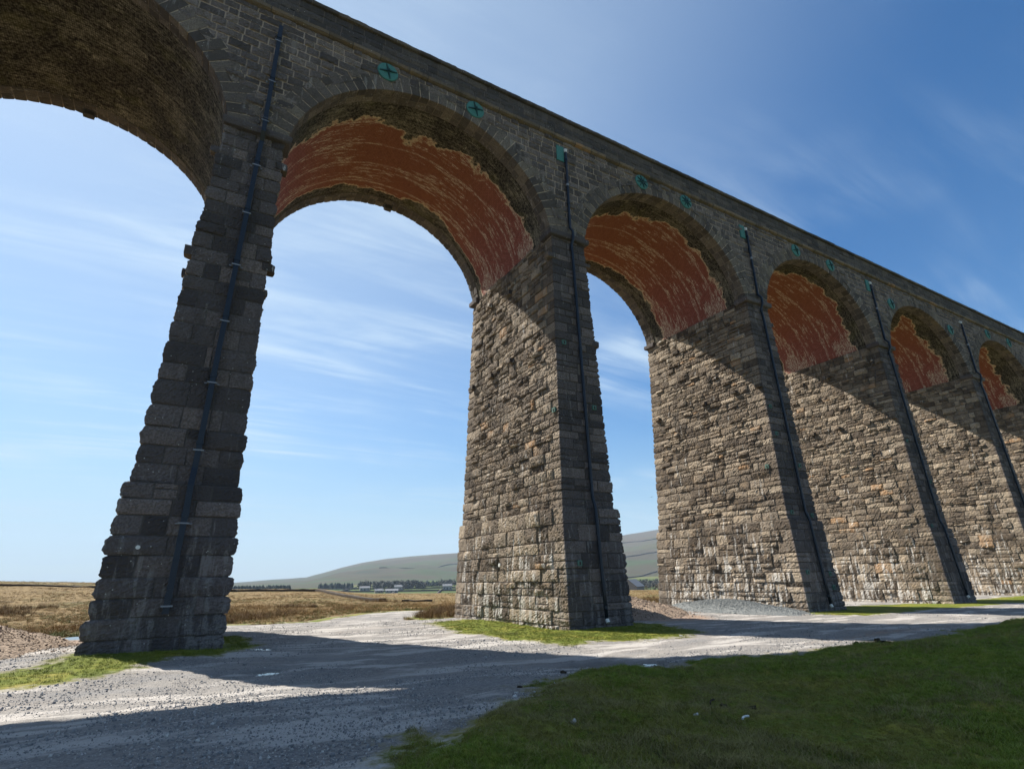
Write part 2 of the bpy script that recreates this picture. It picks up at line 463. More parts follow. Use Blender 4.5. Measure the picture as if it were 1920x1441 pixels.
    # impost cornice: across the front with short returns along the sides, front and back
    for yb_, sg in ((0.0, 1), (DEEP, -1)):
        ret = .75; cor = Acc()
        path = [(-1.0, yb_ + sg * ret), (-1.0, yb_), (1.0, yb_), (1.0, yb_ + sg * ret)]
        nrm = [(-1, 0), (-1, -sg), (1, -sg), (1, 0)]
        pts, nn = [], []
        for i in range(3):
            m_ = 4 if i != 1 else 9
            for t in np.linspace(0, 1, m_, endpoint=(i == 2)):
                pts.append([path[i][j] * (1 - t) + path[i + 1][j] * t for j in (0, 1)])
                nn.append(nrm[i] if t == 0 else (nrm[3] if (i == 2 and t == 1) else ((-1, 0), (0, -sg), (1, 0))[i]))
        pf = [(0, -.24), (.20, -.20), (.24, -.15), (.25, .0), (.24, .10), (.14, .16), (-.05, .19)]
        V = []
        for (o_, zz) in pf:
            for q_, nq in zip(pts, nn):
                jj = RNG.normal(0, .010)
                V.append((x0 + q_[0] + nq[0] * (o_ + jj), q_[1] + nq[1] * (o_ + jj), Z_IMP + zz + RNG.normal(0, .007)))
        f = grid_faces(len(pf), len(pts))
        cor.add(V, f if sg > 0 else f[:, ::-1], rnd=RNG.random(), joint=0.0, face=1.0)
        for e in (0, len(pts) - 1):
            idx = [i * len(pts) + e for i in range(len(pf))]
            c = len(V); Vc = [V[i] for i in idx]; Vc.append((V[idx[0]][0] + (.3 if e == 0 else -.3), V[idx[0]][1], Z_IMP))
            cor.add(Vc, np.array([(i, i + 1, len(Vc) - 1) for i in range(len(idx) - 1)]), rnd=.4, joint=0.0, face=1.0)
        cor.obj('impost_cornice', M_FRONT, pr)
    return pr

# ------------------------------------------------------------------ arches
TH0 = math.asin((Z_IMP - Z_SPR) / R_Z)
_tt = np.linspace(TH0, math.pi - TH0, 800)
_ex, _ez = np.cos(_tt), np.sin(_tt)

def arc_table(rx):
    X, Z = -rx * np.cos(_tt), R_Z * np.sin(_tt)
    s = np.concatenate([[0], np.cumsum(np.hypot(np.diff(X), np.diff(Z)))])
    nx, nz = -np.cos(_tt) / rx, np.sin(_tt) / R_Z
    l = np.hypot(nx, nz)
    return s, X, Z, nx / l, nz / l

def build_arch(k, parent, res, darkness):
    xl, xr = PIERS[k] + .97, PIERS[k + 1] - .97
    xc, rx = (xl + xr) / 2, (xr - xl) / 2
    s, X, Z, nx, nz = arc_table(rx)
    L = s[-1]
    ar = empty('arch', (0, 0, 0), 0, parent)
    def vmap(back):
        def f(a, b, aux):
            ac = np.clip(a, 0, L)
            px, pz = np.interp(ac, s, X), np.interp(ac, s, Z); qx, qz = np.interp(ac, s, nx), np.interp(ac, s, nz)
            r = np.maximum(-b, 0); d = np.maximum(b, 0)
            P = np.column_stack([xc + px + qx * r, (DEEP - d) if back else d, Z_SPR + pz + qz * r])
            on, im = (b < 1e-6), (b > -1e-6)
            sg = 1.0 if back else -1.0
            Nn = np.column_stack([-qx * im, sg * on, -qz * im])
            return P, Nn
        return f
    nv = int(round(L / .46))
    cuts = np.linspace(0, L, nv + 1)
    for back in (False, True):
        acc = Acc(); st = []
        for i in range(nv):
            t = abs(2 * (i + .5) / nv - 1)
            dep = .78 + .45 * t ** 2 * RNG.uniform(.6, 1.1) + (.10 if i % 2 else -.04) + RNG.uniform(-.03, .05)
            bb = [-dep, RNG.uniform(.30, .55), .78]
            if RNG.random() < .25 and dep > .85: st.append((cuts[i], cuts[i + 1], -dep, -dep + .42, RNG.uniform(.035, .06), None, .6)); bb[0] = -dep + .42
            st.append((cuts[i], cuts[i + 1], bb[0], bb[1], RNG.uniform(.032, .048), None, .5))
            st.append((cuts[i], cuts[i + 1], bb[1], bb[2], RNG.uniform(.024, .036), None, .4))
        patches(acc, st, vmap(back), res=max(res * 1.3, .16 if back else 0), cb=(0.0,), fac=.010, rough=.005, bev=.010, gap=.016, pillow=.2, joint=.018, jfade=True)
        if back: acc.F = [np.where(f[:, :1] >= 0, f[:, ::-1], f) for f in acc.F]
        acc.obj('voussoir_ring', M_RING, ar)
    if k in (-2, -1, 0):
        blk = Acc(); rough_block(blk, (xc + .35, DEEP - .15, Z_SPR + R_Z - .10), (.46, .34, .34), .02, 4, .2)
        blk.obj('hanging_stone', M_RING, ar)
    # brick barrel between the stone rings
    na, ny = 110, 90
    A = np.linspace(0, L, na); Y = np.linspace(.70, DEEP - .70, ny)
    GY, GA = np.meshgrid(Y, A)
    px, pz = np.interp(GA, s, X), np.interp(GA, s, Z); qx, qz = np.interp(GA, s, nx), np.interp(GA, s, nz)
    dsp = (fbm(GA * 2.3 + k * 9, GY * 3.1, 3 + k) - .5) * .02
    V = np.stack([xc + px - qx * dsp, GY, Z_SPR + pz - qz * dsp], -1).reshape(-1, 3)
    wf = .55 + 1.9 * vnoise(GA * .35 + k * 5.1, GA * 0 + 2.2, 5) * (.5 + .5 * np.sin(GA / L * math.pi)); wb = .35 + 1.1 * vnoise(GA * .4 + k * 3.7, GA * 0 + 8.2, 9)
    soot = np.maximum(1 - sst(.0, 1.0, (GY - .7) / wf * .62), 1 - sst(.0, 1.0, (DEEP - .7 - GY) / wb * .62))
    tt = GA / L
    if darkness == 'all': soot = np.full(GA.shape, 1.0) - .12 * sst(.55, .95, tt)
    elif darkness == 'crown': soot = np.maximum(soot, .95 * (1 - sst(.52, .64, tt + .05 * np.sin(GY * 1.3))) )
    elif darkness == 'part': soot = np.maximum(soot, .75 * (1 - sst(.18, .4, tt)))
    f = grid_faces(na, ny)
    mesh_obj('brick_soffit', V, f, M_BRICKDARK if darkness == 'all' else M_BRICK, ar, {'soot': soot.ravel()},
             uv=np.stack([GA.ravel(), GY.ravel()], -1), smooth=True)
    return xc, rx

def build_spandrel(parent, arches, x_lo, x_hi):
    span = empty('spandrel_wall', (0, 0, 0), 0, parent)
    d = .42
    def inside(x, z, dd):
        m = np.zeros(np.shape(x), bool)
        for xc, rx in arches:
            m |= ((x - xc) / (rx + dd)) ** 2 + ((z - Z_SPR) / (R_Z + dd)) ** 2 < 1
        return m
    for back in (False, True):
        acc = Acc(); y = DEEP if back else 0.0; sg = 1.0 if back else -1.0
        def mp(a, b, aux):
            x = a.copy(); z = b.copy()
            for xc, rx in arches:
                q = np.sqrt(((x - xc) / (rx + d)) ** 2 + ((z - Z_SPR) / (R_Z + d)) ** 2)
                m = q < 1; qs = np.where(m, np.maximum(q, .05), 1)
                x = np.where(m, xc + (x - xc) / qs, x); z = np.where(m, Z_SPR + (z - Z_SPR) / qs, z)
            return np.column_stack([x, np.full(len(x), y), z]), np.tile((0.0, sg, 0.0), (len(x), 1))
        zs = [Z_IMP + .0]
        while zs[-1] < Z_STR - .45: zs.append(zs[-1] + RNG.uniform(.26, .46))
        zs.append(Z_STR + .02)
        for z0, z1 in zip(zs[:-1], zs[1:]):
            xs = split(x_lo, x_hi, .38, 1.0); st = []
            for a0, a1 in zip(xs[:-1], xs[1:]):
                cx_, cz_ = np.array([a0, a1, a0, a1]), np.array([z0, z0, z1, z1])
                if inside(cx_, cz_, d - .02).all(): continue
                dist = abs((a0 + a1) / 2 - CAM[0])
                pr = RNG.uniform(.0, .045) if RNG.random() < .8 else RNG.uniform(.05, .10)
                st.append((a0, a1, z0, z1, pr, None, .8, dist))
            for lo_, hi_, rs in ((0, 22, .075), (22, 45, .12), (45, 999, .25)):
                sub = [q[:7] for q in st if lo_ <= q[7] < hi_]
                patches(acc, sub, mp, res=.3 if back else rs, fac=.030, rough=.011, gap=.019, joint=-.008)
        if back: acc.F = [f[:, ::-1] for f in acc.F]
        acc.obj('coursed_face', M_SPAN, span)
    return span

def build_top(parent, x_lo, x_hi):
    par = empty('parapet', (0, 0, 0), 0, parent)
    for back in (False, True):
        sg = 1.0 if back else -1.0; y0 = DEEP if back else 0.0
        # profile in (outward offset, z), cut into stones along x
        def run(pf, wlo, whi, mat, name, jit):
            acc = Acc(); xs = split(x_lo, x_hi, wlo, whi)
            for a0, a1 in zip(xs[:-1], xs[1:]):
                n = max(2, int((a1 - a0) / (.16 if abs(a0 - CAM[0]) < 30 and not back else .5)))
                X = np.concatenate([[a0 + .001, a0 + .014], np.linspace(a0 + .03, a1 - .03, n + 1), [a1 - .014, a1 - .001]])
                V = []; J = []; off = RNG.normal(0, .008)
                for i, (o_, z_) in enumerate(pf):
                    for jx, x in enumerate(X):
                        e = jx < 2 or jx > len(X) - 3
                        V.append((x, y0 + sg * (o_ + (-.014 if e else off + RNG.normal(0, jit))), z_ + (0 if e else RNG.normal(0, jit * .6)))); J.append(1.0 if e else 0.0)
                f = grid_faces(len(pf), len(X))
                acc.add(V, f[:, ::-1] if back else f, rnd=RNG.random(), joint=J)
            return acc.obj(name, mat, par)
        run([(.0, Z_STR - .02), (.10, Z_STR), (.19, Z_STR + .05), (.20, Z_STR + .20), (.16, Z_STR + .25), (.02, Z_STR + .28)], .9, 1.5, M_STRING, 'string_course', .007)
        for zz in (0, 1, 2):
            z0 = Z_STR + .28 + zz * .40
            run([(.03, z0), (.045, z0 + .02), (.055 + .02 * (zz == 1), z0 + .20), (.045, z0 + .38), (.03, z0 + .40)], .5, 1.15, M_PARA, 'parapet_course', .012)
        zc = Z_STR + 1.48
        run([(.03, zc - .01), (.17, zc), (.20, zc + .05), (.20, zc + .16), (.12, zc + .24), (-.45, zc + .26), (-.45, zc - 1.3)], 1.0, 1.7, M_PARA, 'coping', .009)
    # ballast bed between the parapets
    n = 160
    X, Y = np.meshgrid(np.linspace(x_lo, x_hi, n), np.linspace(.0, DEEP, 8))
    V = np.stack([X, Y, Z_STR + .15 + RNG.normal(0, .03, X.shape)], -1).reshape(-1, 3)
    mesh_obj('track_bed', V, grid_faces(8, n), M_PARA, par, {'rnd': np.full(len(V), .4), 'joint': np.zeros(len(V))})

# ------------------------------------------------------------------ pipes, plates
def sweep(acc, pts, rad, n=10, square=False, **at):
    pts = np.array(pts, float); k = len(pts)
    T = np.gradient(pts, axis=0); T /= np.linalg.norm(T, axis=1)[:, None]
    ref = np.array([1.0, 0, 0]); V = []
    ph = math.pi / 4 if square else 0
    for p, t in zip(pts, T):
        u = ref - t * (ref @ t); u /= np.linalg.norm(u); w = np.cross(t, u)
        for i in range(n):
            a = ph + 2 * math.pi * i / n
            V.append(p + rad * (math.cos(a) * u + math.sin(a) * w))
    F = grid_faces(k, n, close=True)
    c = len(V); V.append(pts[0]); V.append(pts[-1])
    caps = [(c, (i + 1) % n, i) for i in range(n)] + [(c + 1, (k - 1) * n + i, (k - 1) * n + (i + 1) % n) for i in range(n)]
    acc.add(V, F, **at); n0 = acc.n - len(V)
    acc.F.append(np.array([(a + n0, b + n0, d + n0, -1) for a, b, d in caps], np.int64))

def box(acc, lo, hi, **at):
    x0, y0, z0 = lo; x1, y1, z1 = hi
    V = [(x0, y0, z0), (x1, y0, z0), (x1, y1, z0), (x0, y1, z0), (x0, y0, z1), (x1, y0, z1), (x1, y1, z1), (x0, y1, z1)]
    acc.add(V, np.array([(0, 3, 2, 1), (4, 5, 6, 7), (0, 1, 5, 4), (1, 2, 6, 5), (2, 3, 7, 6), (3, 0, 4, 7)]), **at)

def pipe_mat():
    m, g = new_mat('painted_pipe')
    p = g.pos(); nz = g.noise(p, 3.0, 5.0); n2 = g.noise(p, 40.0, 3.0)
    c = g.mix(nz, (.005, .008, .014), (.010, .017, .028))
    c = g.mix(g.math('MULTIPLY', g.step(n2, .62, .7), .5), c, (.10, .10, .09))
    g.out(c, .42, g.bump(nz, .15, .01), .35)
    return m
M_PIPE = pipe_mat()
M_CLIP = flat_mat('galvanised_clip', (.20, .21, .225), .5, .3, 20, .4, .2)
M_WHITE = flat_mat('white_plastic', (.62, .62, .58), .5, .15, 20)
M_GREEN = flat_mat('green_painted_iron', (.050, .165, .145), .65, .35, 14)
M_GREEND = flat_mat('dark_green_iron', (.012, .045, .042), .6, .3, 14)
M_COPPER = flat_mat('verdigris_plate', (.075, .15, .12), .7, .3, 30)
M_IRON = flat_mat('rusty_iron', (.035, .028, .024), .8, .3, 20)

def pipe_at(k, parent, square):
    x0 = PIERS[k] + (.10 if not square else .18)
    so = .15
    ztop = 24.55
    def yz(z):
        hx, yf, yb = prof(min(z, Z_IMP), z); return float(yf) - so
    pts = [(x0, -so, ztop), (x0, -so, 22.0), (x0, -so, Z_IMP + .55), (x0, -.36, Z_IMP + .25), (x0, -.37, Z_IMP - .2), (x0, yz(Z_IMP) - .02, Z_IMP - .55)]
    zb = 1.2 if square else .35
    xb = x0 - (.42 if square else .0)
    zz = list(np.linspace(Z_IMP - 1.2, STEP_Z + .5, 12))
    for z in zz: pts.append((x0 + (xb - x0) * (Z_IMP - z) / Z_IMP, yz(z) - .05, z))
    pts.append((x0 + (xb - x0) * .78, yz(STEP_Z - .01) - .05, STEP_Z - .05))
    for z in np.linspace(STEP_Z - .8, zb, 4): pts.append((x0 + (xb - x0) * (Z_IMP - z) / Z_IMP, yz(z) - .05, z))
    root = empty('drainpipe', (0, 0, 0), 0, parent)
    a = Acc(); rad = .115 if square else .075
    sweep(a, pts, rad, 4 if square else 12, square)
    P = np.array(pts)
    o = a.obj('pipe', M_PIPE, root, smooth=not square)
    # collars and brackets
    s = np.concatenate([[0], np.cumsum(np.linalg.norm(np.diff(P, axis=0), axis=1))])
    nn = 11 if square else 9
    for i, t in enumerate(np.linspace(.6, s[-1] - .5, nn)):
        c = np.array([np.interp(t, s, P[:, q]) for q in range(3)])
        c2 = np.array([np.interp(t + .12, s, P[:, q]) for q in range(3)])
        col = Acc(); sweep(col, [c, c2], rad * 1.2, 4 if square else 12, square); col.obj('collar', M_PIPE, root)
        if square and i % 1 == 0:
            b = Acc(); t3 = t + .3
            c = np.array([np.interp(t3, s, P[:, q]) for q in range(3)])
            box(b, (c[0] - rad * 1.25, c[1] - rad * .82, c[2] - .022), (c[0] + rad * 1.25, c[1] + .04, c[2] + .022))
            if i % 2: box(b, (c[0] - .22, c[1] + .06, c[2] - .016), (c[0] + .22, c[1] + .10, c[2] + .016))
            b.obj('bracket', M_CLIP, root)
    if not square:
        b = Acc()
        sweep(b, [(x0 - .02, .02, ztop + .02), (x0, -.10, ztop + .06), (x0, -.16, ztop + .02), (x0, -so, ztop - .15)], .085, 10)
        b.obj('outlet_bend', M_WHITE, root)
        b = Acc(); c = P[2]
        sweep(b, [(x0, -so, 22.1), (x0, -so, 22.25)], .095, 10); b.obj('bracket', M_CLIP, root)
        b = Acc(); sweep(b, [P[-1], P[-1] + np.array([0.0, -.07, -.13])], .08, 10); b.obj('outlet_shoe', M_WHITE, root)
    return root

def tie_plate(x, z, arms, parent, r=.50):
    root = empty('tie_plate', (x, 0, z), 0, parent)
    n = 28; a = Acc()
    V = [(0, -.12, 0)]
    for rr, y in ((r * .86, -.115), (r * .97, -.10), (r, -.07), (r, .02)):
        V += [(rr * math.cos(2 * math.pi * i / n), y, rr * math.sin(2 * math.pi * i / n)) for i in range(n)]
    a.add(V, np.array([(0, 1 + i, 1 + (i + 1) % n) for i in range(n)]))
    for rw in range(3):
        b0 = 1 + rw * n
        a.F.append(np.array([(b0 + i, b0 + n + i, b0 + n + (i + 1) % n, b0 + (i + 1) % n) for i in range(n)]))
    a.obj('disc', M_GREEN, root)
    ph = .25
    for i in range(arms):
        b = Acc(); an = ph + 2 * math.pi * i / arms
        c, s_ = math.cos(an), math.sin(an)
        w0, w1, l = .045, .02, r * .86
        pr = [(0, w0, -.20), (0, -w0, -.20), (l, -w1, -.145), (l, w1, -.145), (0, w0, -.11), (0, -w0, -.11), (l, -w1, -.11), (l, w1, -.11)]
        V = [(u * c - w * s_, y, u * s_ + w * c) for u, w, y in pr]
        b.add(V, np.array([(0, 1, 2, 3), (1, 5, 6, 2), (3, 2, 6, 7), (0, 3, 7, 4)]))
        b.obj('rib', M_GREEND, root)
    b = Acc(); sweep(b, [(0, -.26, 0), (0, -.24, 0), (0, -.10, 0)], .06, 8)
    b.obj('boss', M_GREEND, root)
    return root

# ------------------------------------------------------------------ viaduct
viaduct = empty('railway_viaduct')
tag(viaduct, 'tall grey stone railway viaduct with red brick arch undersides crossing the moor', 'viaduct')
LODS = {-4: .3, -3: .3, -2: .25, -1: .075, 0: .06, 1: .075, 2: .10, 3: .13, 4: .17, 5: .3, 6: .3}
DARK = {-4: 'all', -3: 'all', -2: 'all', -1: '', 0: '', 1: '', 2: 'crown', 3: 'crown', 4: '', 5: ''}
for k in PIERS:
    build_pier(k, viaduct, LODS[k], k == -1)
ARCH = []
for k in sorted(PIERS)[:-1]:
    ARCH.append(build_arch(k, viaduct, max(LODS[k], .075), DARK[k]))
XLO, XHI = PIERS[-4] - 1, PIERS[6] + 1
build_spandrel(viaduct, ARCH, XLO, XHI)
build_top(viaduct, XLO, XHI)
for k in range(-1, 6): pipe_at(k, viaduct, k == -1)
for x, z, n in ((-10.37, 24.72, 4), (-5.75, 24.75, 4), (5.63, 24.75, 8), (9.43, 24.72, 8), (20.89, 24.65, 4), (25.27, 24.65, 4), (33.6, 23.35, 4), (43.9, 23.2, 4), (52.5, 24.6, 4), (57.6, 24.7, 4), (-21, 24.7, 4), (-26, 24.7, 4)):
    tie_plate(x, z, n, viaduct, .50)
# square green plates behind the pipe heads, small verdigris markers and white discs on the piers
for k in (0, 1, 2):
    a = Acc(); x = PIERS[k] - .18
    box(a, (x - .28, -.09, 23.75), (x + .20, .01, 24.75)); a.obj('backing_plate', M_GREEN, viaduct)
def marker(x, y, z, side=False):
    a = Acc(); s = .11
    if side: box(a, (x - .03, y - s, z - s), (x + .1, y + s, z + s)); b = Acc(); box(b, (x - .05, y - .03, z - .05), (x - .025, y + .03, z + .05))
    else: box(a, (x - s, y - .03, z - s), (x + s, y + .1, z + s)); b = Acc(); box(b, (x - .03, y - .05, z - .07), (x + .03, y - .025, z + .05))
    o = a.obj('marker_plate', M_COPPER, viaduct); b.obj('slot', M_IRON, o)
for k, L_ in ((0, ((-.9, 2.5), (-.75, 12.6), (.75, 9.5))), (1, ((-.9, 11.5), (-.85, 9.8), (.75, 8.0), (-.95, 5.2), (-1.0, 2.0), (1.0, 1.9), (1.05, 1.2), (.9, 5.1))), (2, ((-.9, 4.9), (-.9, 11.0), (.8, 8.1)))):
    for dx, z in L_:
        yf = float(prof(z, z)[1]); marker(PIERS[k] + dx, yf - .06, z)
for k, y, z in ((0, .0, 9.2), (1, .3, 7.9)):
    marker(PIERS[k] - float(prof(z, z)[0]) - .08, y, z, True)
def disc(x, y, z, side):
    a = Acc(); n = 14
    if side: c = [(x - .03, y + .085 * math.cos(t), z + .085 * math.sin(t)) for t in np.linspace(0, 2 * math.pi, n, endpoint=False)]; d = (.06, 0, 0)
    else: c = [(x + .055 * math.cos(t), y - .03, z + .055 * math.sin(t)) for t in np.linspace(0, 2 * math.pi, n, endpoint=False)]; d = (0, .06, 0)
    V = c + [tuple(np.add(q, d)) for q in c] + [tuple(np.mean(c, 0))]
    a.add(V, np.array([(i, (i + 1) % n, n + (i + 1) % n, n + i) for i in range(n)] + [(i, (i + 1) % n, 2 * n, -1) for i in range(n)]))
    a.obj('survey_disc', M_WHITE, viaduct)
disc(-16.45, -.93, 2.95, False)
disc(PIERS[0] - 1.72, 4.6, 2.55, True)
disc(PIERS[1] - 1.72, 3.6, 2.3, True)
# iron pins left in the sides of the nearest pier
for sg in (-1, 1):
    for z in (2.0, 3.1, 4.2, 5.6, 6.6, 8.0, 9.3, 10.6, 11.9):
        hx, yf, yb = [float(q) for q in prof(z, z)]
        a = Acc(); zz = z + RNG.uniform(-.2, .2); XS = PIERS[-1] + float(shear(PIERS[-1], zz))
        sweep(a, [(XS + sg * (hx - .05), yf + .25, zz), (XS + sg * (hx + .22), yf + .25, zz)], .026, 6)
        a.obj('iron_pin', M_IRON, viaduct)

# ------------------------------------------------------------------ terrain
def poly_sd(x, y, P):
    """signed distance, negative inside"""
    P = np.array(P, float); x = np.asarray(x, float); y = np.asarray(y, float)
    d = np.full(x.shape, 1e9); ins = np.zeros(x.shape, bool)
    for (x0, y0), (x1, y1) in zip(P, np.roll(P, -1, 0)):
        ex, ey = x1 - x0, y1 - y0
        t = np.clip(((x - x0) * ex + (y - y0) * ey) / (ex * ex + ey * ey), 0, 1)
        d = np.minimum(d, np.hypot(x - x0 - t * ex, y - y0 - t * ey))
        c = ((y0 <= y) & (y1 > y)) | ((y1 <= y) & (y0 > y))
        with np.errstate(divide='ignore', invalid='ignore'):
            ins ^= c & (x < x0 + (y - y0) * ex / (ey if ey else 1e-9))
    return np.where(ins, -d, d)

G_BANK = [(-14.6, -16.0), (-13.3, -14.3), (-12.6, -13.7), (-11.3, -12.7), (-9.1, -10.9), (-6.6, -9.9), (-3.7, -9.4), (-1.5, -9.8), (1.4, -10.1), (5.0, -10.2), (12, -9.6), (24, -8.8), (60, -9), (120, -12), (120, -90), (-40, -90), (-30, -26)]
G_B = [(-4.7, 6.2), (-5.6, .4), (-5.3, -2.3), (-4.5, -4.3), (-2.4, -4.6), (-.7, -5.0), (1.2, -4.6), (2.6, -1.0), (1.4, 3), (-2.5, 7)]
G_A = [(-18.0, -5.4), (-17.1, -5.2), (-15.9, -3.7), (-15.3, -2.6), (-14.0, -2.6), (-12.9, .4), (-13.1, 3.3), (-13.5, 5.0), (-16.0, 5), (-17.4, -1.0), (-17.8, -3.0), (-18.4, -3.6), (-21, -3.5), (-21, -6)]
G_C = [(12.0, -2.2), (13.0, -4.2), (19.0, -3.6), (30.5, -3.2), (33.5, -1.2), (33, 1), (17.5, 1), (14, 1)]
G_D = [(33, -3.2), (62, -3.4), (90, -3.2), (90, 0), (33, 1)]
# moor: everything beyond these lines
G_MOOR = [(-60, 12.5), (-24, 12.3), (-18.5, 11.6), (-13.0, 15.2), (-8.1, 14.6), (-5.4, 18.0), (-1.1, 22.6), (1.5, 22.0), (-3.3, 13.8), (-3.6, 11.3), (-1.5, 10.7), (3.0, 10.0), (7, 12.0), (12, 12.5), (40, 12), (150, 12), (400, 40), (400, 400), (-400, 400), (-400, 12)]
TRACK_FAR = [(-13.0, 15.2), (-8.1, 14.6), (-5.4, 18.0), (-1.1, 22.6), (1.5, 22.0), (6, 26), (2, 30), (-6, 24)]

CREST = np.array([(-180, .5, 150), (-70, .45, 120), (-30, .35, 115), (-11.4, .24, 112), (-6, .03, 110), (0, -.45, 108), (4.5, -.84, 108), (8, -.9, 105), (11.7, -1.0, 100), (14, -1.5, 90), (16.6, -1.95, 80), (24.7, -2.1, 78), (41.7, -2.15, 75), (60, -1.6, 80), (90, -1.0, 90), (180, .5, 150)])

def polar(x, y):
    dx, dy = x - CAM[0], y - CAM[1]
    return np.hypot(dx, dy), np.degrees(np.arctan2(dx, dy))

def zground(x, y, micro=True):
    x = np.asarray(x, float); y = np.asarray(y, float)
    r, az = polar(x, y)
    z = .02 + .26 * np.exp(-(((x + 16.5) / 4.5) ** 2 + ((y + .5) / 5) ** 2)) + .41 * sst(-6.2, -12.0, y) * sst(-4.5, -11.5, x)
    z = z - .28 * sst(18, 42, x) - .22 * sst(6, 14, y) + .10 * np.exp(-(((x + 20) / 5) ** 2 + ((y + 4) / 5) ** 2))
    z = z - .10 * np.exp(-(((x + 5.9) / 1.8) ** 2 + ((y + 8.2) / .8) ** 2))
    sb = poly_sd(x, y, G_BANK)
    bank = sst(0, 1.0, -sb) * .10 + sst(.5, 4.5, -sb) * (.12 + .33 * sst(-8, 1, x)) + sst(8, 16, -sb) * .3
    z = z * (1 - .5 * sst(0, 3, -sb)) + bank
    if micro:
        near = 1 - sst(40, 90, r)
        z = z + near * ((fbm(x * .35, y * .35, 21, 3) - .5) * .12 + (fbm(x * 2.2, y * 2.2, 31, 3) - .5) * .045 + (fbm(x * 7, y * 7, 37, 2) - .5) * .018 * (r < 30))
        gr = sst(.1, -.4, sb)
        z = z + near * gr * ((fbm(x * .9, y * .9, 41, 3) - .5) * .36 + (fbm(x * 4.0, y * 4.0, 51, 3) - .5) * .10)
    # rise or fall to the crest of the moor, then down into the valley and up the fell
    ce = np.interp(az, CREST[:, 0], CREST[:, 1]); cr = np.interp(az, CREST[:, 0], CREST[:, 2])
    zc = CAM[2] + np.tan(np.radians(ce)) * cr
    t = np.clip((r - 34) / (cr - 34), 0, 1)
    beyond = -12.0 * sst(cr, cr + 420, r)
    w = t * t * (3 - 2 * t)
    z = z * (1 - w) + w * (zc + beyond)
    if micro:
        mo = sst(0, 4, -poly_sd(x, y, G_MOOR)) * (1 - sst(300, 500, r))
        z = z + mo * ((fbm(x * .08, y * .08, 61, 3) - .5) * .3 + (fbm(x * .6, y * .6, 71, 3) - .5) * .16)
    # the fell
    fe = np.array([(-180, .3), (-60, .2), (-12, -.35), (0, -.25), (4.4, -.15), (7.0, .02), (10.4, .22), (12.0, .62), (13.5, 1.05), (15.2, 1.45), (17.4, 1.80), (20, 2.05), (24.9, 2.33), (33, 3.0), (41.2, 3.73), (45.1, 4.22), (55, 5.2), (66, 5.6), (85, 4.2), (120, 1.0), (180, .3)])
    el = np.interp(az, fe[:, 0], fe[:, 1]) + .05 * (fbm(az * .7, az * 0, 81, 3) - .5)
    RF = 3400.0
    zt = CAM[2] + np.tan(np.radians(el)) * RF
    tt = np.clip((r - 1000) / (RF - 1000), 0, 1)
    shape = tt ** 1.25
    und = (fbm(x / 260, y / 260, 91, 4) - .5) * 46 * sst(1000, 2000, r) * (1 - sst(2900, 3300, r)) * sst(-.3, 1.5, el)
    zf = -12.0 + (zt + 12.0) * shape + und
    zf = np.where(r > RF, zt - (r - RF) * .02, zf)
    wf = sst(800, 1000, r)
    return z * (1 - wf) + zf * wf

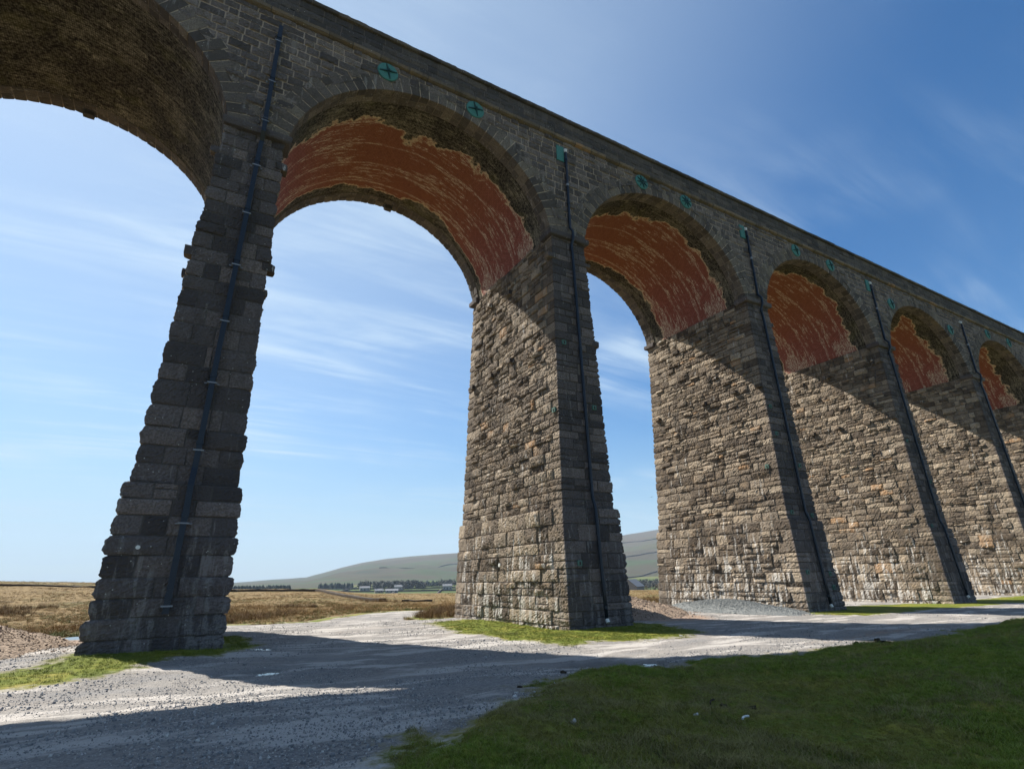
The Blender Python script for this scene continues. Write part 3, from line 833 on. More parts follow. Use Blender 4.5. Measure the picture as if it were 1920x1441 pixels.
def ground_mat():
    m, g = new_mat('ground_surface')
    p = g.pos(); gr = g.attr('grass'); mo = g.attr('moor'); di = g.attr('dirt'); rut = g.attr('rut'); wt = g.attr('wet')
    n1 = g.noise(p, .9, 6.0, .6); n2 = g.noise(p, 6.0, 6.0, .65); n3 = g.noise(p, 34.0, 4.0, .6)
    vc = g.n('ShaderNodeTexVoronoi', {'Vector': p, 'Scale': 26.0})
    vc2 = g.n('ShaderNodeTexVoronoi', {'Vector': p, 'Scale': 55.0})
    # crushed stone
    st = g.ramp(g.n('ShaderNodeSeparateColor', {0: vc.outputs['Color']}).outputs[0], [(0, (.1200, .1160, .1120)), (.5, (.2080, .1960, .1840)), (.85, (.2960, .2720, .2480)), (1, (.4000, .3680, .3360))])
    fine = g.ramp(n3, [(.25, (.1600, .1520, .1440)), (.75, (.3200, .3000, .2800))])
    loose = g.step(g.math('ADD', n1, g.math('MULTIPLY', rut, -.35)), .34, .52)
    trk = g.mix(g.math('MULTIPLY', loose, .6), fine, st)
    trk = g.mix(g.math('MULTIPLY', rut, .62), trk, (.3200, .2960, .2680))
    trk = g.mix(g.math('MULTIPLY', g.step(n2, .45, .72), .32), trk, (.1360, .1320, .1320))
    pk = g.step(g.noise(p, .35, 3.0), .52, .64)
    trk = g.mix(g.math('MULTIPLY', pk, .12), trk, (.3360, .2720, .2240))
    pv = g.noise(g.n('ShaderNodeMapping', {'Vector': p, 'Rotation': (0, 0, math.radians(-22)), 'Scale': (.30, 1.15, 1)}).outputs[0], 1.0, 6.0, .6, .3)
    trk = g.mix(g.math('MULTIPLY', g.step(pv, .50, .60), .75), trk, g.mix(n3, (.40, .375, .35), (.56, .525, .485)))
    trk = g.mix(g.math('MULTIPLY', g.step(pv, .46, .37), .42), trk, g.mix(n3, (.15, .152, .158), (.28, .28, .285)))
    dm = g.step(g.math('ADD', di, g.math('MULTIPLY', g.math('SUBTRACT', n2, .5), .5)), .4, .6)
    trk = g.mix(dm, trk, g.mix(n2, (.2400, .1640, .1200), (.3440, .2560, .1960)))
    wm = g.step(g.math('ADD', wt, g.math('MULTIPLY', g.math('SUBTRACT', n2, .5), .5)), .35, .75)
    trk = g.mix(g.math('MULTIPLY', wm, .6), trk, (.0800, .0760, .0720))
    # turf
    tf = g.ramp(n1, [(.3, (.075, .105, .012)), (.5, (.14, .165, .018)), (.68, (.26, .22, .04))])
    tf = g.mix(g.math('MULTIPLY', g.step(n2, .50, .7), .6), tf, (.045, .040, .018))
    tf = g.mix(g.math('MULTIPLY', g.step(n3, .55, .75), .4), tf, (.16, .15, .06))
    gm = g.step(g.math('ADD', gr, g.math('ADD', g.math('MULTIPLY', g.math('SUBTRACT', n2, .5), .9), g.math('MULTIPLY', g.math('SUBTRACT', n3, .5), .3))), .38, .62)
    fringe = g.step(g.math('ADD', gr, g.math('MULTIPLY', g.math('SUBTRACT', n2, .5), .9)), .22, .5)
    c = g.mix(g.math('MULTIPLY', fringe, .55), trk, (.22, .19, .075))
    c = g.mix(gm, c, tf)
    # moor
    md = g.noise(g.scale(p, (.7, .7, .7)), .12, 5.0, .6); m2 = g.noise(p, 1.2, 6.0, .7)
    mc = g.ramp(m2, [(.25, (.085, .055, .024)), (.5, (.19, .130, .056)), (.75, (.30, .215, .10))])
    mc = g.mix(g.math('MULTIPLY', g.step(md, .50, .62), .55), mc, (.0858, .0891, .0251))
    mc = g.mix(g.math('MULTIPLY', g.step(g.noise(p, .33, 4.0), .6, .68), .7), mc, (.0363, .0251, .0145))
    mm = g.step(g.math('ADD', mo, g.math('MULTIPLY', g.math('SUBTRACT', n2, .5), .7)), .4, .6)
    c = g.mix(mm, c, mc)
    h = g.math('ADD', g.math('MULTIPLY', g.math('SUBTRACT', 1.0, vc.outputs[0]), 1.0), g.math('ADD', g.math('MULTIPLY', n3, .8), g.math('MULTIPLY', vc2.outputs[0], .4)))
    rg = g.math('SUBTRACT', .95, g.math('MULTIPLY', wm, .35))
    g.out(c, rg, g.bump(h, .9, .03), .2)
    return m

def hill_mat():
    m, g = new_mat('fell_pasture')
    p = g.pos(); fd = g.attr('field'); hi = g.attr('high')
    n1 = g.noise(p, .0035, 6.0, .62); n2 = g.noise(g.scale(p, (1, 1, 3)), .015, 6.0, .65); n3 = g.noise(p, .06, 4.0, .6)
    c = g.ramp(n1, [(.3, (.026, .042, .024)), (.46, (.060, .052, .034)), (.6, (.040, .062, .026)), (.75, (.085, .070, .045))])
    c = g.mix(g.math('MULTIPLY', g.step(n2, .52, .66), .6), c, (.055, .050, .030))
    c = g.mix(g.math('MULTIPLY', hi, .45), c, (.10, .075, .050))
    vf = g.n('ShaderNodeTexVoronoi', {'Vector': g.scale(p, (1, 1, 0)), 'Scale': .0075})
    fc = g.ramp(g.n('ShaderNodeSeparateColor', {0: vf.outputs['Color']}).outputs[0], [(0, (.060, .082, .022)), (.4, (.080, .105, .028)), (.7, (.105, .115, .040)), (1, (.075, .070, .034))], 'CONSTANT')
    fm = g.step(g.math('ADD', fd, g.math('MULTIPLY', g.math('SUBTRACT', n1, .5), .9)), .45, .55)
    c = g.mix(fm, c, fc)
    c = g.mix(g.math('MULTIPLY', g.step(n3, .5, .8), .2), c, (.04, .04, .02))
    g.out(c, .95, g.bump(n2, .6, 6.0), .1)
    return m
M_GROUND = ground_mat(); M_HILL = hill_mat()

def masks(x, y):
    wob = (fbm(x * .9, y * .9, 101, 3) - .5) * 1.1
    g = np.full(x.shape, -9.0)
    for P in (G_BANK, G_B, G_A, G_C, G_D): g = np.maximum(g, -poly_sd(x, y, P))
    wob2 = (fbm(x * 3.1, y * 3.1, 107, 3) - .5) * .9
    grass = np.clip(.5 + (g + wob * .9 + wob2 * .9) / 1.5, 0, 1)
    mo = -poly_sd(x, y, G_MOOR)
    r, az = polar(x, y)
    moor = np.clip(.5 + (mo + wob * 1.5) / 1.6, 0, 1)
    grass = np.clip(grass + .0, 0, 1)
    # green strip where the moor meets the track
    strip = np.clip(1 - np.abs(mo - .6) / 1.0, 0, 1) * (x < 1) * (1 - moor * .3)
    grass = np.maximum(grass, strip * .95); moor = np.where(strip > .4, moor * .3, moor)
    dirt = np.exp(-(((x - 5.5) / 3.0) ** 2 + ((y - 3.0) / 4.5) ** 2)) + .8 * np.exp(-(((x + 19.5) / 2.5) ** 2 + ((y - 6.0) / 5) ** 2)) + .5 * np.exp(-(((x - 6) / 12) ** 2 + ((y + 8.6) / 1.0) ** 2))
    # wheel tracks following the road: foreground to right, and out under the arch
    def wheel(P, off, w=.33):
        P = np.array(P, float); d = np.full(x.shape, 99.0)
        for (x0, y0), (x1, y1) in zip(P[:-1], P[1:]):
            ex, ey = x1 - x0, y1 - y0; t = np.clip(((x - x0) * ex + (y - y0) * ey) / (ex * ex + ey * ey), 0, 1)
            d = np.minimum(d, np.abs(np.hypot(x - x0 - t * ex, y - y0 - t * ey) - off))
        return np.exp(-(d / w) ** 2)
    R1 = [(-30, -13.5), (-20, -11.0), (-14, -8.6), (-9, -7.3), (-4, -6.6), (4, -6.9), (14, -6.8), (30, -6.0), (60, -6.0), (100, -6)]
    R2 = [(-24, -13), (-16, -8), (-11.5, -2), (-8.7, 5), (-6.5, 12), (-3.0, 18), (1, 22), (8, 26)]
    rut = np.maximum(np.maximum(wheel(R1, .85), wheel(R1, .85)), wheel(R2, .85)) * (.55 + .45 * fbm(x * .5, y * .5, 111, 3))
    wet = 0 * x
    for px_, py_, a_, b_ in PUDDLES: wet = np.maximum(wet, np.exp(-(((x - px_) / (a_ * 1.5)) ** 2 + ((y - py_) / (b_ * 1.7)) ** 2)))
    return grass, moor, np.clip(dirt, 0, 1), rut, wet

PUDDLES = [(-12.95, -.75, .34, .55), (-13.35, -5.25, .36, .30), (-6.0, -8.15, 1.25, .42), (-5.05, -8.75, .45, .22), (-19.3, 9.6, 1.4, 1.4), (-20.4, 12.0, 1.8, .5), (-4.2, -.1, .35, .3)]

def zsurf(x, y):
    z = zground(x, y)
    for px_, py_, a_, b_ in PUDDLES: z = z - .05 * np.exp(-(((x - px_) / a_) ** 2 + ((y - py_) / b_) ** 2))
    return z

# polar sheet centred under the camera position so that near ground is fine and it runs on to the horizon
az_f = np.arange(-22, 82, .14)
az_c = np.concatenate([np.arange(82, 338 - .01, 2.5)])
AZ = np.radians(np.concatenate([az_f, az_c]))
r1 = np.exp(np.arange(math.log(.6), math.log(150), .0085))
def ring_mesh(RR, name, mat, at_fn, kind='structure'):
    G_R, G_A = np.meshgrid(RR, AZ, indexing='ij')
    X = CAM[0] + G_R * np.sin(G_A); Y = CAM[1] + G_R * np.cos(G_A)
    Z = zsurf(X, Y)
    V = np.stack([X, Y, Z], -1).reshape(-1, 3)
    F = grid_faces(len(RR), len(AZ), close=True)[:, ::-1]
    return V, F, at_fn(X.ravel(), Y.ravel())

def g_at(x, y):
    a = masks(x, y); return dict(zip(('grass', 'moor', 'dirt', 'rut', 'wet'), a))
V, F, A = ring_mesh(np.concatenate([[.01], r1, [152, 170, 190, 215, 245, 280, 320]]), 'ground', M_GROUND, g_at)
# hollow the puddles a little
fc = V[F].mean(1)
msk_m = A['moor'][F].mean(1) > .5
msk_g = (A['grass'][F].mean(1) > .5) & ~msk_m
msk_t = ~msk_m & ~msk_g
def sub(mask, name, label=None):
    f = F[mask]; used = np.unique(f); inv = np.zeros(len(V), np.int64); inv[used] = np.arange(len(used))
    o = mesh_obj(name, V[used], inv[f], M_GROUND, None, {k: a[used] for k, a in A.items()}, smooth=True)
    tag(o, kind='structure'); return o
sub(msk_t, 'track'); sub(msk_g, 'grass_ground'); sub(msk_m, 'moorland')

def h_at(x, y):
    r, az = polar(x, y)
    fe = CAM[2] * 0
    fld = sst(420, 520, r) * (1 - sst(950, 1350, r + 700 * (fbm(x / 500, y / 500, 7, 3) - .5))) * sst(5, 9, az)
    z = zground(x, y, False)
    return {'field': np.clip(fld, 0, 1), 'high': sst(20, 140, z)}
r2 = np.concatenate([[320], np.exp(np.arange(math.log(335), math.log(7500), .022))])
az_keep = AZ
AZ = np.radians(np.concatenate([np.arange(-22, 82, .3), az_c]))
Vh, Fh, Ah = ring_mesh(r2, 'hills', M_HILL, h_at)
o = mesh_obj('hill', Vh, Fh, M_HILL, None, Ah, smooth=True); tag(o, kind='structure')

# water
def water_mat():
    m, g = new_mat('puddle_water')
    nz = g.noise(g.pos(), 7.0, 3.0)
    g.out((.05, .043, .034), .03, g.bump(nz, .04, .01), .5, **{'IOR': 1.33})
    return m
M_WATER = water_mat()
wa = Acc()
for i, (px_, py_, a_, b_) in enumerate(PUDDLES):
    n = 36; t = np.linspace(0, 2 * math.pi, n, endpoint=False)
    rr = .45 + 1.0 * vnoise(np.cos(t) * 1.6 + i * 9, np.sin(t) * 1.6 + 3, 5) + .14 * np.sin(3 * t + i)
    xs, ys = px_ + a_ * rr * np.cos(t), py_ + b_ * rr * np.sin(t)
    xs, ys = px_ + (xs - px_) * 1.25, py_ + (ys - py_) * 1.25
    zz = float(zsurf(np.array([px_]), np.array([py_]))[0]) + .013
    wa.add(np.column_stack([np.append(xs, px_), np.append(ys, py_), np.full(n + 1, zz)]), np.array([(j, (j + 1) % n, n) for j in range(n)]))
tag(wa.obj('puddle_water', M_WATER), kind='structure')

# ------------------------------------------------------------------ scatter
SRC = bpy.data.collections.new('scatter_sources_root')
def source_collection(name, objs):
    c = bpy.data.collections.new(name)
    for o in objs: c.objects.link(o)
    return c

def scatter(name, pts, sc, coll, mat, label=None, cat=None, tilt=.25, full=False):
    n = len(pts)
    rz = RNG.uniform(0, 2 * math.pi, n)
    rx = RNG.uniform(0, 6.28, n) if full else RNG.normal(0, tilt, n); ry = RNG.uniform(0, 6.28, n) if full else RNG.normal(0, tilt, n)
    me = bpy.data.meshes.new(name); me.vertices.add(n); me.vertices.foreach_set('co', np.asarray(pts, np.float32).ravel())
    for k, a in (('sc', sc), ('rx', rx), ('ry', ry), ('rz', rz)):
        at = me.attributes.new(k, 'FLOAT', 'POINT'); at.data.foreach_set('value', np.asarray(a, np.float32))
    me.update(); me.materials.append(mat)
    o = bpy.data.objects.new(name, me); COL.objects.link(o)
    ng = bpy.data.node_groups.new(name + '_nodes', 'GeometryNodeTree')
    ng.interface.new_socket('Geometry', in_out='INPUT', socket_type='NodeSocketGeometry')
    ng.interface.new_socket('Geometry', in_out='OUTPUT', socket_type='NodeSocketGeometry')
    L = ng.links; nn = ng.nodes
    gi, go = nn.new('NodeGroupInput'), nn.new('NodeGroupOutput')
    iop = nn.new('GeometryNodeInstanceOnPoints'); ci = nn.new('GeometryNodeCollectionInfo')
    ci.inputs['Collection'].default_value = coll; ci.inputs['Separate Children'].default_value = True; ci.inputs['Reset Children'].default_value = True
    def att(k):
        a = nn.new('GeometryNodeInputNamedAttribute'); a.data_type = 'FLOAT'; a.inputs['Name'].default_value = k; return a.outputs['Attribute']
    cx = nn.new('ShaderNodeCombineXYZ'); L.new(att('rx'), cx.inputs[0]); L.new(att('ry'), cx.inputs[1]); L.new(att('rz'), cx.inputs[2])
    L.new(gi.outputs[0], iop.inputs['Points']); L.new(ci.outputs[0], iop.inputs['Instance']); iop.inputs['Pick Instance'].default_value = True
    L.new(cx.outputs[0], iop.inputs['Rotation']); L.new(att('sc'), iop.inputs['Scale']); L.new(iop.outputs[0], go.inputs[0])
    md = o.modifiers.new('scatter', 'NODES'); md.node_group = ng
    tag(o, label, cat, kind='stuff')
    return o

def rock_sources(name, n, mat):
    out = []
    ico = [(0, 0, 1)] + [(math.cos(a) * .9, math.sin(a) * .9, .45) for a in np.arange(5) * 2 * math.pi / 5] + [(math.cos(a) * .9, math.sin(a) * .9, -.45) for a in (np.arange(5) + .5) * 2 * math.pi / 5] + [(0, 0, -1)]
    F = [(0, 1 + i, 1 + (i + 1) % 5, -1) for i in range(5)] + [(1 + i, 6 + i, 1 + (i + 1) % 5, -1) for i in range(5)] + [(1 + (i + 1) % 5, 6 + i, 6 + (i + 1) % 5, -1) for i in range(5)] + [(11, 6 + (i + 1) % 5, 6 + i, -1) for i in range(5)]
    for i in range(n):
        V = np.array(ico) * RNG.uniform(.6, 1.2, (12, 1)) * np.array([1, RNG.uniform(.6, 1), RNG.uniform(.45, .8)]) * .5
        out.append(mesh_obj(name, V, np.array(F), mat, link=False))
    return source_collection(name + '_set', out)

def blade_sources(name, n, mat, nb, h, spread, width, lean, seg=2):
    out = []
    for i in range(n):
        V, F = [], []
        for b in range(nb):
            a = RNG.uniform(0, 6.28); rr = spread * math.sqrt(RNG.random()); bx, by = rr * math.cos(a), rr * math.sin(a)
            d = RNG.uniform(0, 6.28); hh = h * RNG.uniform(.45, 1.1); ln = lean * hh * RNG.uniform(.3, 1.2)
            wx, wy = -math.sin(d) * width * .5, math.cos(d) * width * .5; c = len(V)
            for s_ in range(seg + 1):
                t = s_ / seg; w = (1 - t) ** .7 if s_ < seg else 0.06
                cx_, cy_, cz_ = bx + math.cos(d) * ln * t * t, by + math.sin(d) * ln * t * t, hh * (t - .15 * t * t)
                V += [(cx_ + wx * w, cy_ + wy * w, cz_), (cx_ - wx * w, cy_ - wy * w, cz_)]
                if s_: F.append((c + 2 * s_ - 2, c + 2 * s_ - 1, c + 2 * s_ + 1, c + 2 * s_))
        out.append(mesh_obj(name, np.array(V), np.array(F), mat, link=False))
    return source_collection(name + '_set', out)

def rnd_mat(name, stops, rough=.9, sc=.0, transl=0.0):
    m, g = new_mat(name)
    oi = g.n('ShaderNodeObjectInfo').outputs['Random']
    nz = g.noise(g.pos(), 40.0, 3.0) if sc == 0 else g.noise(g.pos(), sc, 4.0)
    c = g.ramp(oi, stops)
    if sc: c2 = g.ramp(nz, stops); c = g.mix(.5, c, c2)
    c = g.mix(g.math('MULTIPLY', g.step(nz, .4, .7), .35), c, [v * .5 for v in stops[0][1]])
    g.out(c, rough, None, .25)
    return m
M_PEB = rnd_mat('crushed_stone', [(0, (.15, .15, .155)), (.45, (.25, .245, .24)), (.75, (.35, .335, .315)), (1, (.50, .47, .43))])
M_PEBG = rnd_mat('grey_chippings', [(0, (.0800, .0920, .0960)), (.6, (.1680, .1800, .1800)), (1, (.2720, .2760, .2680))])
M_PEBR = rnd_mat('brown_hardcore', [(0, (.13, .095, .070)), (.5, (.23, .175, .135)), (1, (.36, .29, .23))])
M_TURF = rnd_mat('turf_blades', [(0, (.085, .125, .012)), (.45, (.155, .215, .018)), (.8, (.25, .28, .035)), (1, (.40, .34, .10))], .7, 1.3)
M_STRAW = rnd_mat('dead_grass', [(0, (.13, .115, .035)), (.6, (.24, .20, .075)), (1, (.36, .30, .13))], .8, 2.0)
M_MOORG = rnd_mat('moor_grass', [(0, (.11, .062, .022)), (.5, (.235, .145, .052)), (1, (.40, .27, .105))], .85, .12)
M_REED = rnd_mat('rush_stems', [(0, (.0680, .0560, .0176)), (.5, (.1360, .0760, .0280)), (1, (.2160, .1280, .0480))], .8, .5)
M_MOSSG = rnd_mat('wet_moor_grass', [(0, (.0525, .0713, .0135)), (.5, (.0975, .1125, .0225)), (1, (.1800, .1650, .0525))], .8, .5)

def wedge_points(n, r0, r1_, az0=-20, az1=80, p=1.0):
    """random points, denser near the viewer side; p = power of r in the area density"""
    u = RNG.random(n)
    if p == 2: r = r0 * (r1_ / r0) ** u
    else:
        q = 2 - p; r = (r0 ** q + u * (r1_ ** q - r0 ** q)) ** (1 / q)
    a = np.radians(RNG.uniform(az0, az1, n))
    return CAM[0] + r * np.sin(a), CAM[1] + r * np.cos(a), r

def on_pier(x, y, m=.0):
    k = np.zeros(x.shape, bool)
    for v in PIERS.values(): k |= (abs(x - v) < 1.62 + m) & (y > -.9 - m) & (y < DEEP + .9 + m)
    return k

# loose stones on the track
x, y, r = wedge_points(150000, 4.0, 60, p=1.9)
G = masks(x, y)
cl = fbm(x * .55, y * .55, 201, 4); cl2 = fbm(x * 2.5, y * 2.5, 207, 3)
keep = (G[0] < .35) & (G[1] < .3) & (RNG.random(len(x)) < (sst(.40, .54, cl) * 1.1 + .08 + .2 * sst(.5, .7, cl2)) * (1 - .75 * G[3])) & ~on_pier(x, y)
x, y, r = x[keep], y[keep], r[keep]
s = np.exp(RNG.normal(math.log(.021), .42, len(x))) * (1 + .35 * sst(6, 25, r)) * (.7 + .6 * sst(.4, .62, fbm(x * .55, y * .55, 201, 4)))
s = np.clip(s, .010, .12)
s = s * .78
q_ = RNG.random(len(x)) < 1.1; x, y, s = x[q_], y[q_], s[q_]
scatter('loose_gravel', np.column_stack([x, y, zsurf(x, y) + s * .12]), s, rock_sources('gravel_stone', 7, M_PEB), M_PEB, 'loose crushed stone strewn over the track', 'gravel', full=True)

# turf on the bank and round the piers
x, y, r = wedge_points(125000, 4.2, 34, 8, 82, p=1.75)
G = masks(x, y)
d = G[0] + (fbm(x * 3, y * 3, 211, 3) - .5) * .7
keep = (d > .52) & (G[1] < .4) & ~on_pier(x, y)
x, y, r = x[keep], y[keep], r[keep]
pat = fbm(x * .7, y * .7, 221, 4)
s = RNG.uniform(.55, 1.15, len(x)) * (.55 + .9 * pat) * (1 + .25 * sst(8, 25, r)) * np.where(y > -9, .75, 1)
z = zsurf(x, y) - .004
dead = (y < -9.6) & (RNG.random(len(x)) < .07 + .5 * sst(.54, .68, fbm(x * .9, y * .9, 231, 4)))
vg = y > -9.3
M_VERGE = rnd_mat('verge_blades', [(0, (.075, .105, .008)), (.45, (.135, .165, .012)), (.8, (.205, .205, .022)), (1, (.30, .26, .08))], .7, 1.3)
scatter('verge_turf', np.column_stack([x, y, z])[vg], s[vg], blade_sources('verge_blade', 5, M_VERGE, 22, .062, .055, .0052, .9), M_VERGE, 'sunlit yellow green turf at the foot of the piers', 'grass')
dead &= ~vg; live = ~dead & ~vg
olive = live & (fbm(x * .45 + 7, y * .45, 281, 4) + RNG.normal(0, .05, len(x)) > .53)
M_OLIVE = rnd_mat('olive_blades', [(0, (.12, .115, .018)), (.5, (.215, .205, .035)), (1, (.34, .29, .08))], .75, 1.3)
scatter('olive_turf', np.column_stack([x, y, z])[olive], s[olive] * .8, blade_sources('olive_tuft', 5, M_OLIVE, 20, .055, .06, .0050, 1.1), M_OLIVE, 'worn olive patches in the turf of the bank', 'grass')
live &= ~olive
scatter('turf_grass', np.column_stack([x, y, z])[live], s[live], blade_sources('grass_tuft', 5, M_TURF, 22, .062, .055, .0052, .9), M_TURF, 'short green turf on the bank', 'grass')
scatter('dead_grass', np.column_stack([x, y, z])[dead], s[dead] * 1.15, blade_sources('straw_tuft', 5, M_STRAW, 12, .070, .06, .0042, 1.5), M_STRAW, 'withered straw-coloured grass in the turf', 'grass')
# longer clumps on the right of the bank
n = 520; x = RNG.uniform(-9, 8, n); y = RNG.uniform(-19, -11.5, n); k = fbm(x * .5, y * .5, 241, 3) + .02 * (x + 4)
k = (k > .55) & (masks(x, y)[0] > .9); x, y = x[k], y[k]
scatter('rough_grass', np.column_stack([x, y, zsurf(x, y)]), RNG.uniform(.5, 1.2, len(x)), blade_sources('rough_tuft', 4, M_STRAW, 34, .15, .09, .004, 1.6, 3), M_STRAW, 'longer dry grass clumps in the bank', 'grass')
# left pier turf
x = RNG.uniform(-22, -12, 9000); y = RNG.uniform(-7, 6, 9000); k = (masks(x, y)[0] + (fbm(x * 3, y * 3, 215, 3) - .5) * .7 > .55) & ~on_pier(x, y, -.05); x, y = x[k], y[k]
scatter('verge_grass', np.column_stack([x, y, zsurf(x, y)]), RNG.uniform(.5, 1.1, len(x)), blade_sources('verge_tuft', 4, M_VERGE, 18, .07, .07, .006, .8), M_VERGE, 'turf round the foot of the nearest pier', 'grass')

# moor grass, rushes
x, y, r = wedge_points(90000, 26, 125, -24, 80, p=1.6)
G = masks(x, y); keep = (G[1] > .5) & ~on_pier(x, y, .3)
x, y, r = x[keep], y[keep], r[keep]; q = fbm(x * .09, y * .09, 251, 4)
mo_d = -poly_sd(x, y, G_MOOR)
wet = (sst(.5, .62, q) * .5 + .6 * sst(7, 2, mo_d)) > RNG.random(len(x))
s = RNG.uniform(.5, 1.1, len(x)) * (.55 + .9 * vnoise(x * .4, y * .4, 5)) * (1 - .35 * sst(45, 80, r))
P = np.column_stack([x, y, zsurf(x, y) - .03])
scatter('moor_grass', P[~wet], s[~wet] * .85, blade_sources('moor_tuft', 5, M_MOORG, 26, .26, .26, .020, 1.2), M_MOORG, 'tawny moor grass beyond the track', 'grass')
scatter('wet_grass', P[wet], s[wet] * .75, blade_sources('wet_tuft', 4, M_MOSSG, 24, .24, .24, .022, 1.0), M_MOSSG, 'yellow green grass along the track edge', 'grass')
x, y, r = wedge_points(26000, 22, 75, -24, 80, p=1.4)
md = -poly_sd(x, y, G_MOOR)
q = fbm(x * .16, y * .16, 261, 3) + .22 * sst(12, 3, md) - .05
isl = (x > -3.5) & (x < 12) & (y > 10.5) & (y < 26)
keep = (md > .5) & ((q > .63) | (isl & (RNG.random(len(x)) < .75))) & ~on_pier(x, y, .3) & (poly_sd(x, y, TRACK_FAR) > .4)
x, y = x[keep], y[keep]
scatter('rushes', np.column_stack([x, y, zsurf(x, y) - .03]), RNG.uniform(.5, 1.05, len(x)), blade_sources('rush_tuft', 5, M_REED, 28, .62, .20, .016, .55), M_REED, 'reddish brown rushes at the edge of the moor', 'rushes')

# ------------------------------------------------------------------ heaps of stone
def heap(name, label, cx, cy, ax, ay, h, rot, mat_s, stone, seed, nst, size, sharp=1.1):
    root = empty(name, (cx, cy, 0)); tag(root, label, 'heap', 'heaps of stone beside the track')
    n = 90
    U, W = np.meshgrid(np.linspace(-1.25, 1.25, n), np.linspace(-1.25, 1.25, n))
    c, s_ = math.cos(rot), math.sin(rot)
    def place(u, w):
        return u * ax * c - w * ay * s_, u * ax * s_ + w * ay * c
    def hh(u, w, x, y):
        rr = np.hypot(u, w) * (1 + .35 * (vnoise(u * 2 + seed, w * 2, seed) - .5))
        return h * (np.clip(1 - rr, 0, 1) ** sharp) * (1 + .30 * (fbm(u * 2.3, w * 2.3 + seed, seed, 3) - .5)) + np.where(rr < 1, (fbm(x * 3, y * 3, seed, 3) - .5) * .12 * h, 0) - .12 * sst(.9, 1.1, rr)
    X, Y = place(U, W); zb = zsurf(X + cx, Y + cy)
    Z = zb + hh(U, W, X, Y)
    mesh_obj('mound', np.stack([X, Y, Z], -1).reshape(-1, 3), grid_faces(n, n), mat_s, root, smooth=True)
    u = RNG.normal(0, .42, nst); w = RNG.normal(0, .42, nst); k = np.hypot(u, w) < 1.2; u, w = u[k], w[k]
    x, y = place(u, w); z = zsurf(x + cx, y + cy) + np.maximum(hh(u, w, x, y), 0)
    st = scatter('loose_stones', np.column_stack([x, y, z]), np.exp(RNG.normal(math.log(size), .35, len(x))), stone, mat_s, full=True)
    st.parent = root
    return root

def heap_mat(name, c0, c1, c2, sc):
    m, g = new_mat(name)
    v = g.n('ShaderNodeTexVoronoi', {'Vector': g.pos(), 'Scale': sc})
    c = g.ramp(g.n('ShaderNodeSeparateColor', {0: v.outputs['Color']}).outputs[0], [(0, c0), (.5, c1), (1, c2)])
    nz = g.noise(g.pos(), 2.0, 4.0)
    c = g.mix(g.math('MULTIPLY', g.step(nz, .4, .7), .4), c, c1)
    g.out(c, .95, g.bump(g.math('SUBTRACT', 1.0, v.outputs[0]), 1.0, .04), .2)
    return m
H_BROWN = heap_mat('brown_hardcore_heap', (.12, .09, .068), (.21, .16, .12), (.31, .245, .19), 16)
H_GREY = heap_mat('grey_chippings_heap', (.0800, .0920, .0960), (.1600, .1720, .1720), (.2480, .2520, .2440), 24)
H_PINK = heap_mat('brown_earth_heap', (.15, .105, .075), (.24, .18, .135), (.32, .25, .19), 14)
R_BROWN = rock_sources('hardcore_stone', 6, M_PEBR); R_GREY = rock_sources('chipping', 6, M_PEBG)
heap('hardcore_heap', 'brown heap of broken stone left of the nearest pier', -22.3, 4.2, 4.4, 5.6, 1.75, .25, H_BROWN, R_BROWN, 3, 9000, .055)
heap('chippings_heap', 'low grey heap of chippings against the lit pier right of the barn', 11.9, 3.0, 2.1, 4.9, .68, .0, H_GREY, R_GREY, 8, 9000, .045, .9)
heap('earth_heap', 'brown bank of earth and rubble behind the second pier, below the barn', 5.4, 6.4, 4.6, 5.2, 1.45, -.3, H_PINK, R_BROWN, 14, 9000, .07, 1.0)

# ------------------------------------------------------------------ small things on the bank
M_CLOD = flat_mat('torn_turf', (.035, .024, .015), .95, .5, 18)
M_LIME = flat_mat('limestone_scrap', (.50, .49, .46), .9, .25, 20)
def clod(x, y, s, mat, name, label, cat, group):
    a = Acc(); rough_block(a, (0, 0, 0), (s, s * .7, s * .42), s * .16, 5)
    o = a.obj(name, mat); o.location = (x, y, float(zsurf(np.array([x]), np.array([y]))[0]) + s * .1); o.rotation_euler = (RNG.uniform(-.3, .3), RNG.uniform(-.3, .3), RNG.uniform(0, 6))
    tag(o, label, cat, group)
for x_, y_, s_, l_ in ((-8.75, -14.0, .11, 'dark clod of earth in the middle of the grass bank'), (-8.5, -14.25, .10, 'small dark clod beside the larger one on the bank'),
                       (-10.5, -11.6, .07, 'dark clod at the left edge of the grass bank'), (-8.7, -10.2, .10, 'dark clod between the brown puddle and the bank'), (1.1, -10.9, .30, 'large torn sod on the crest of the bank'), (.3, -10.7, .18, 'torn sod left of the largest one on the crest of the bank')):
    clod(x_, y_, s_, M_CLOD, 'earth_clod', l_, 'clod', 'torn clods on the grass bank')
for x_, y_, s_, l_ in ((-11.0, -12.3, .06, 'pale stone at the track edge, nearest the corner of the bank'), (-10.8, -12.0, .05, 'pale stone just behind the nearest one at the track edge'), (-10.55, -12.1, .045, 'pale stone furthest right of three at the track edge'),
                       (-11.15, -13.9, .07, 'pale stone low in the grass at the bottom of the bank'), (-9.9, -14.6, .05, 'pale stone in the grass at the bottom middle of the bank'), (-.2, -5.0, .09, 'pale stone on the turf in front of the second pier')):
    clod(x_, y_, s_, M_LIME, 'pale_stone', l_, 'stone', 'pale stones lying in the grass')
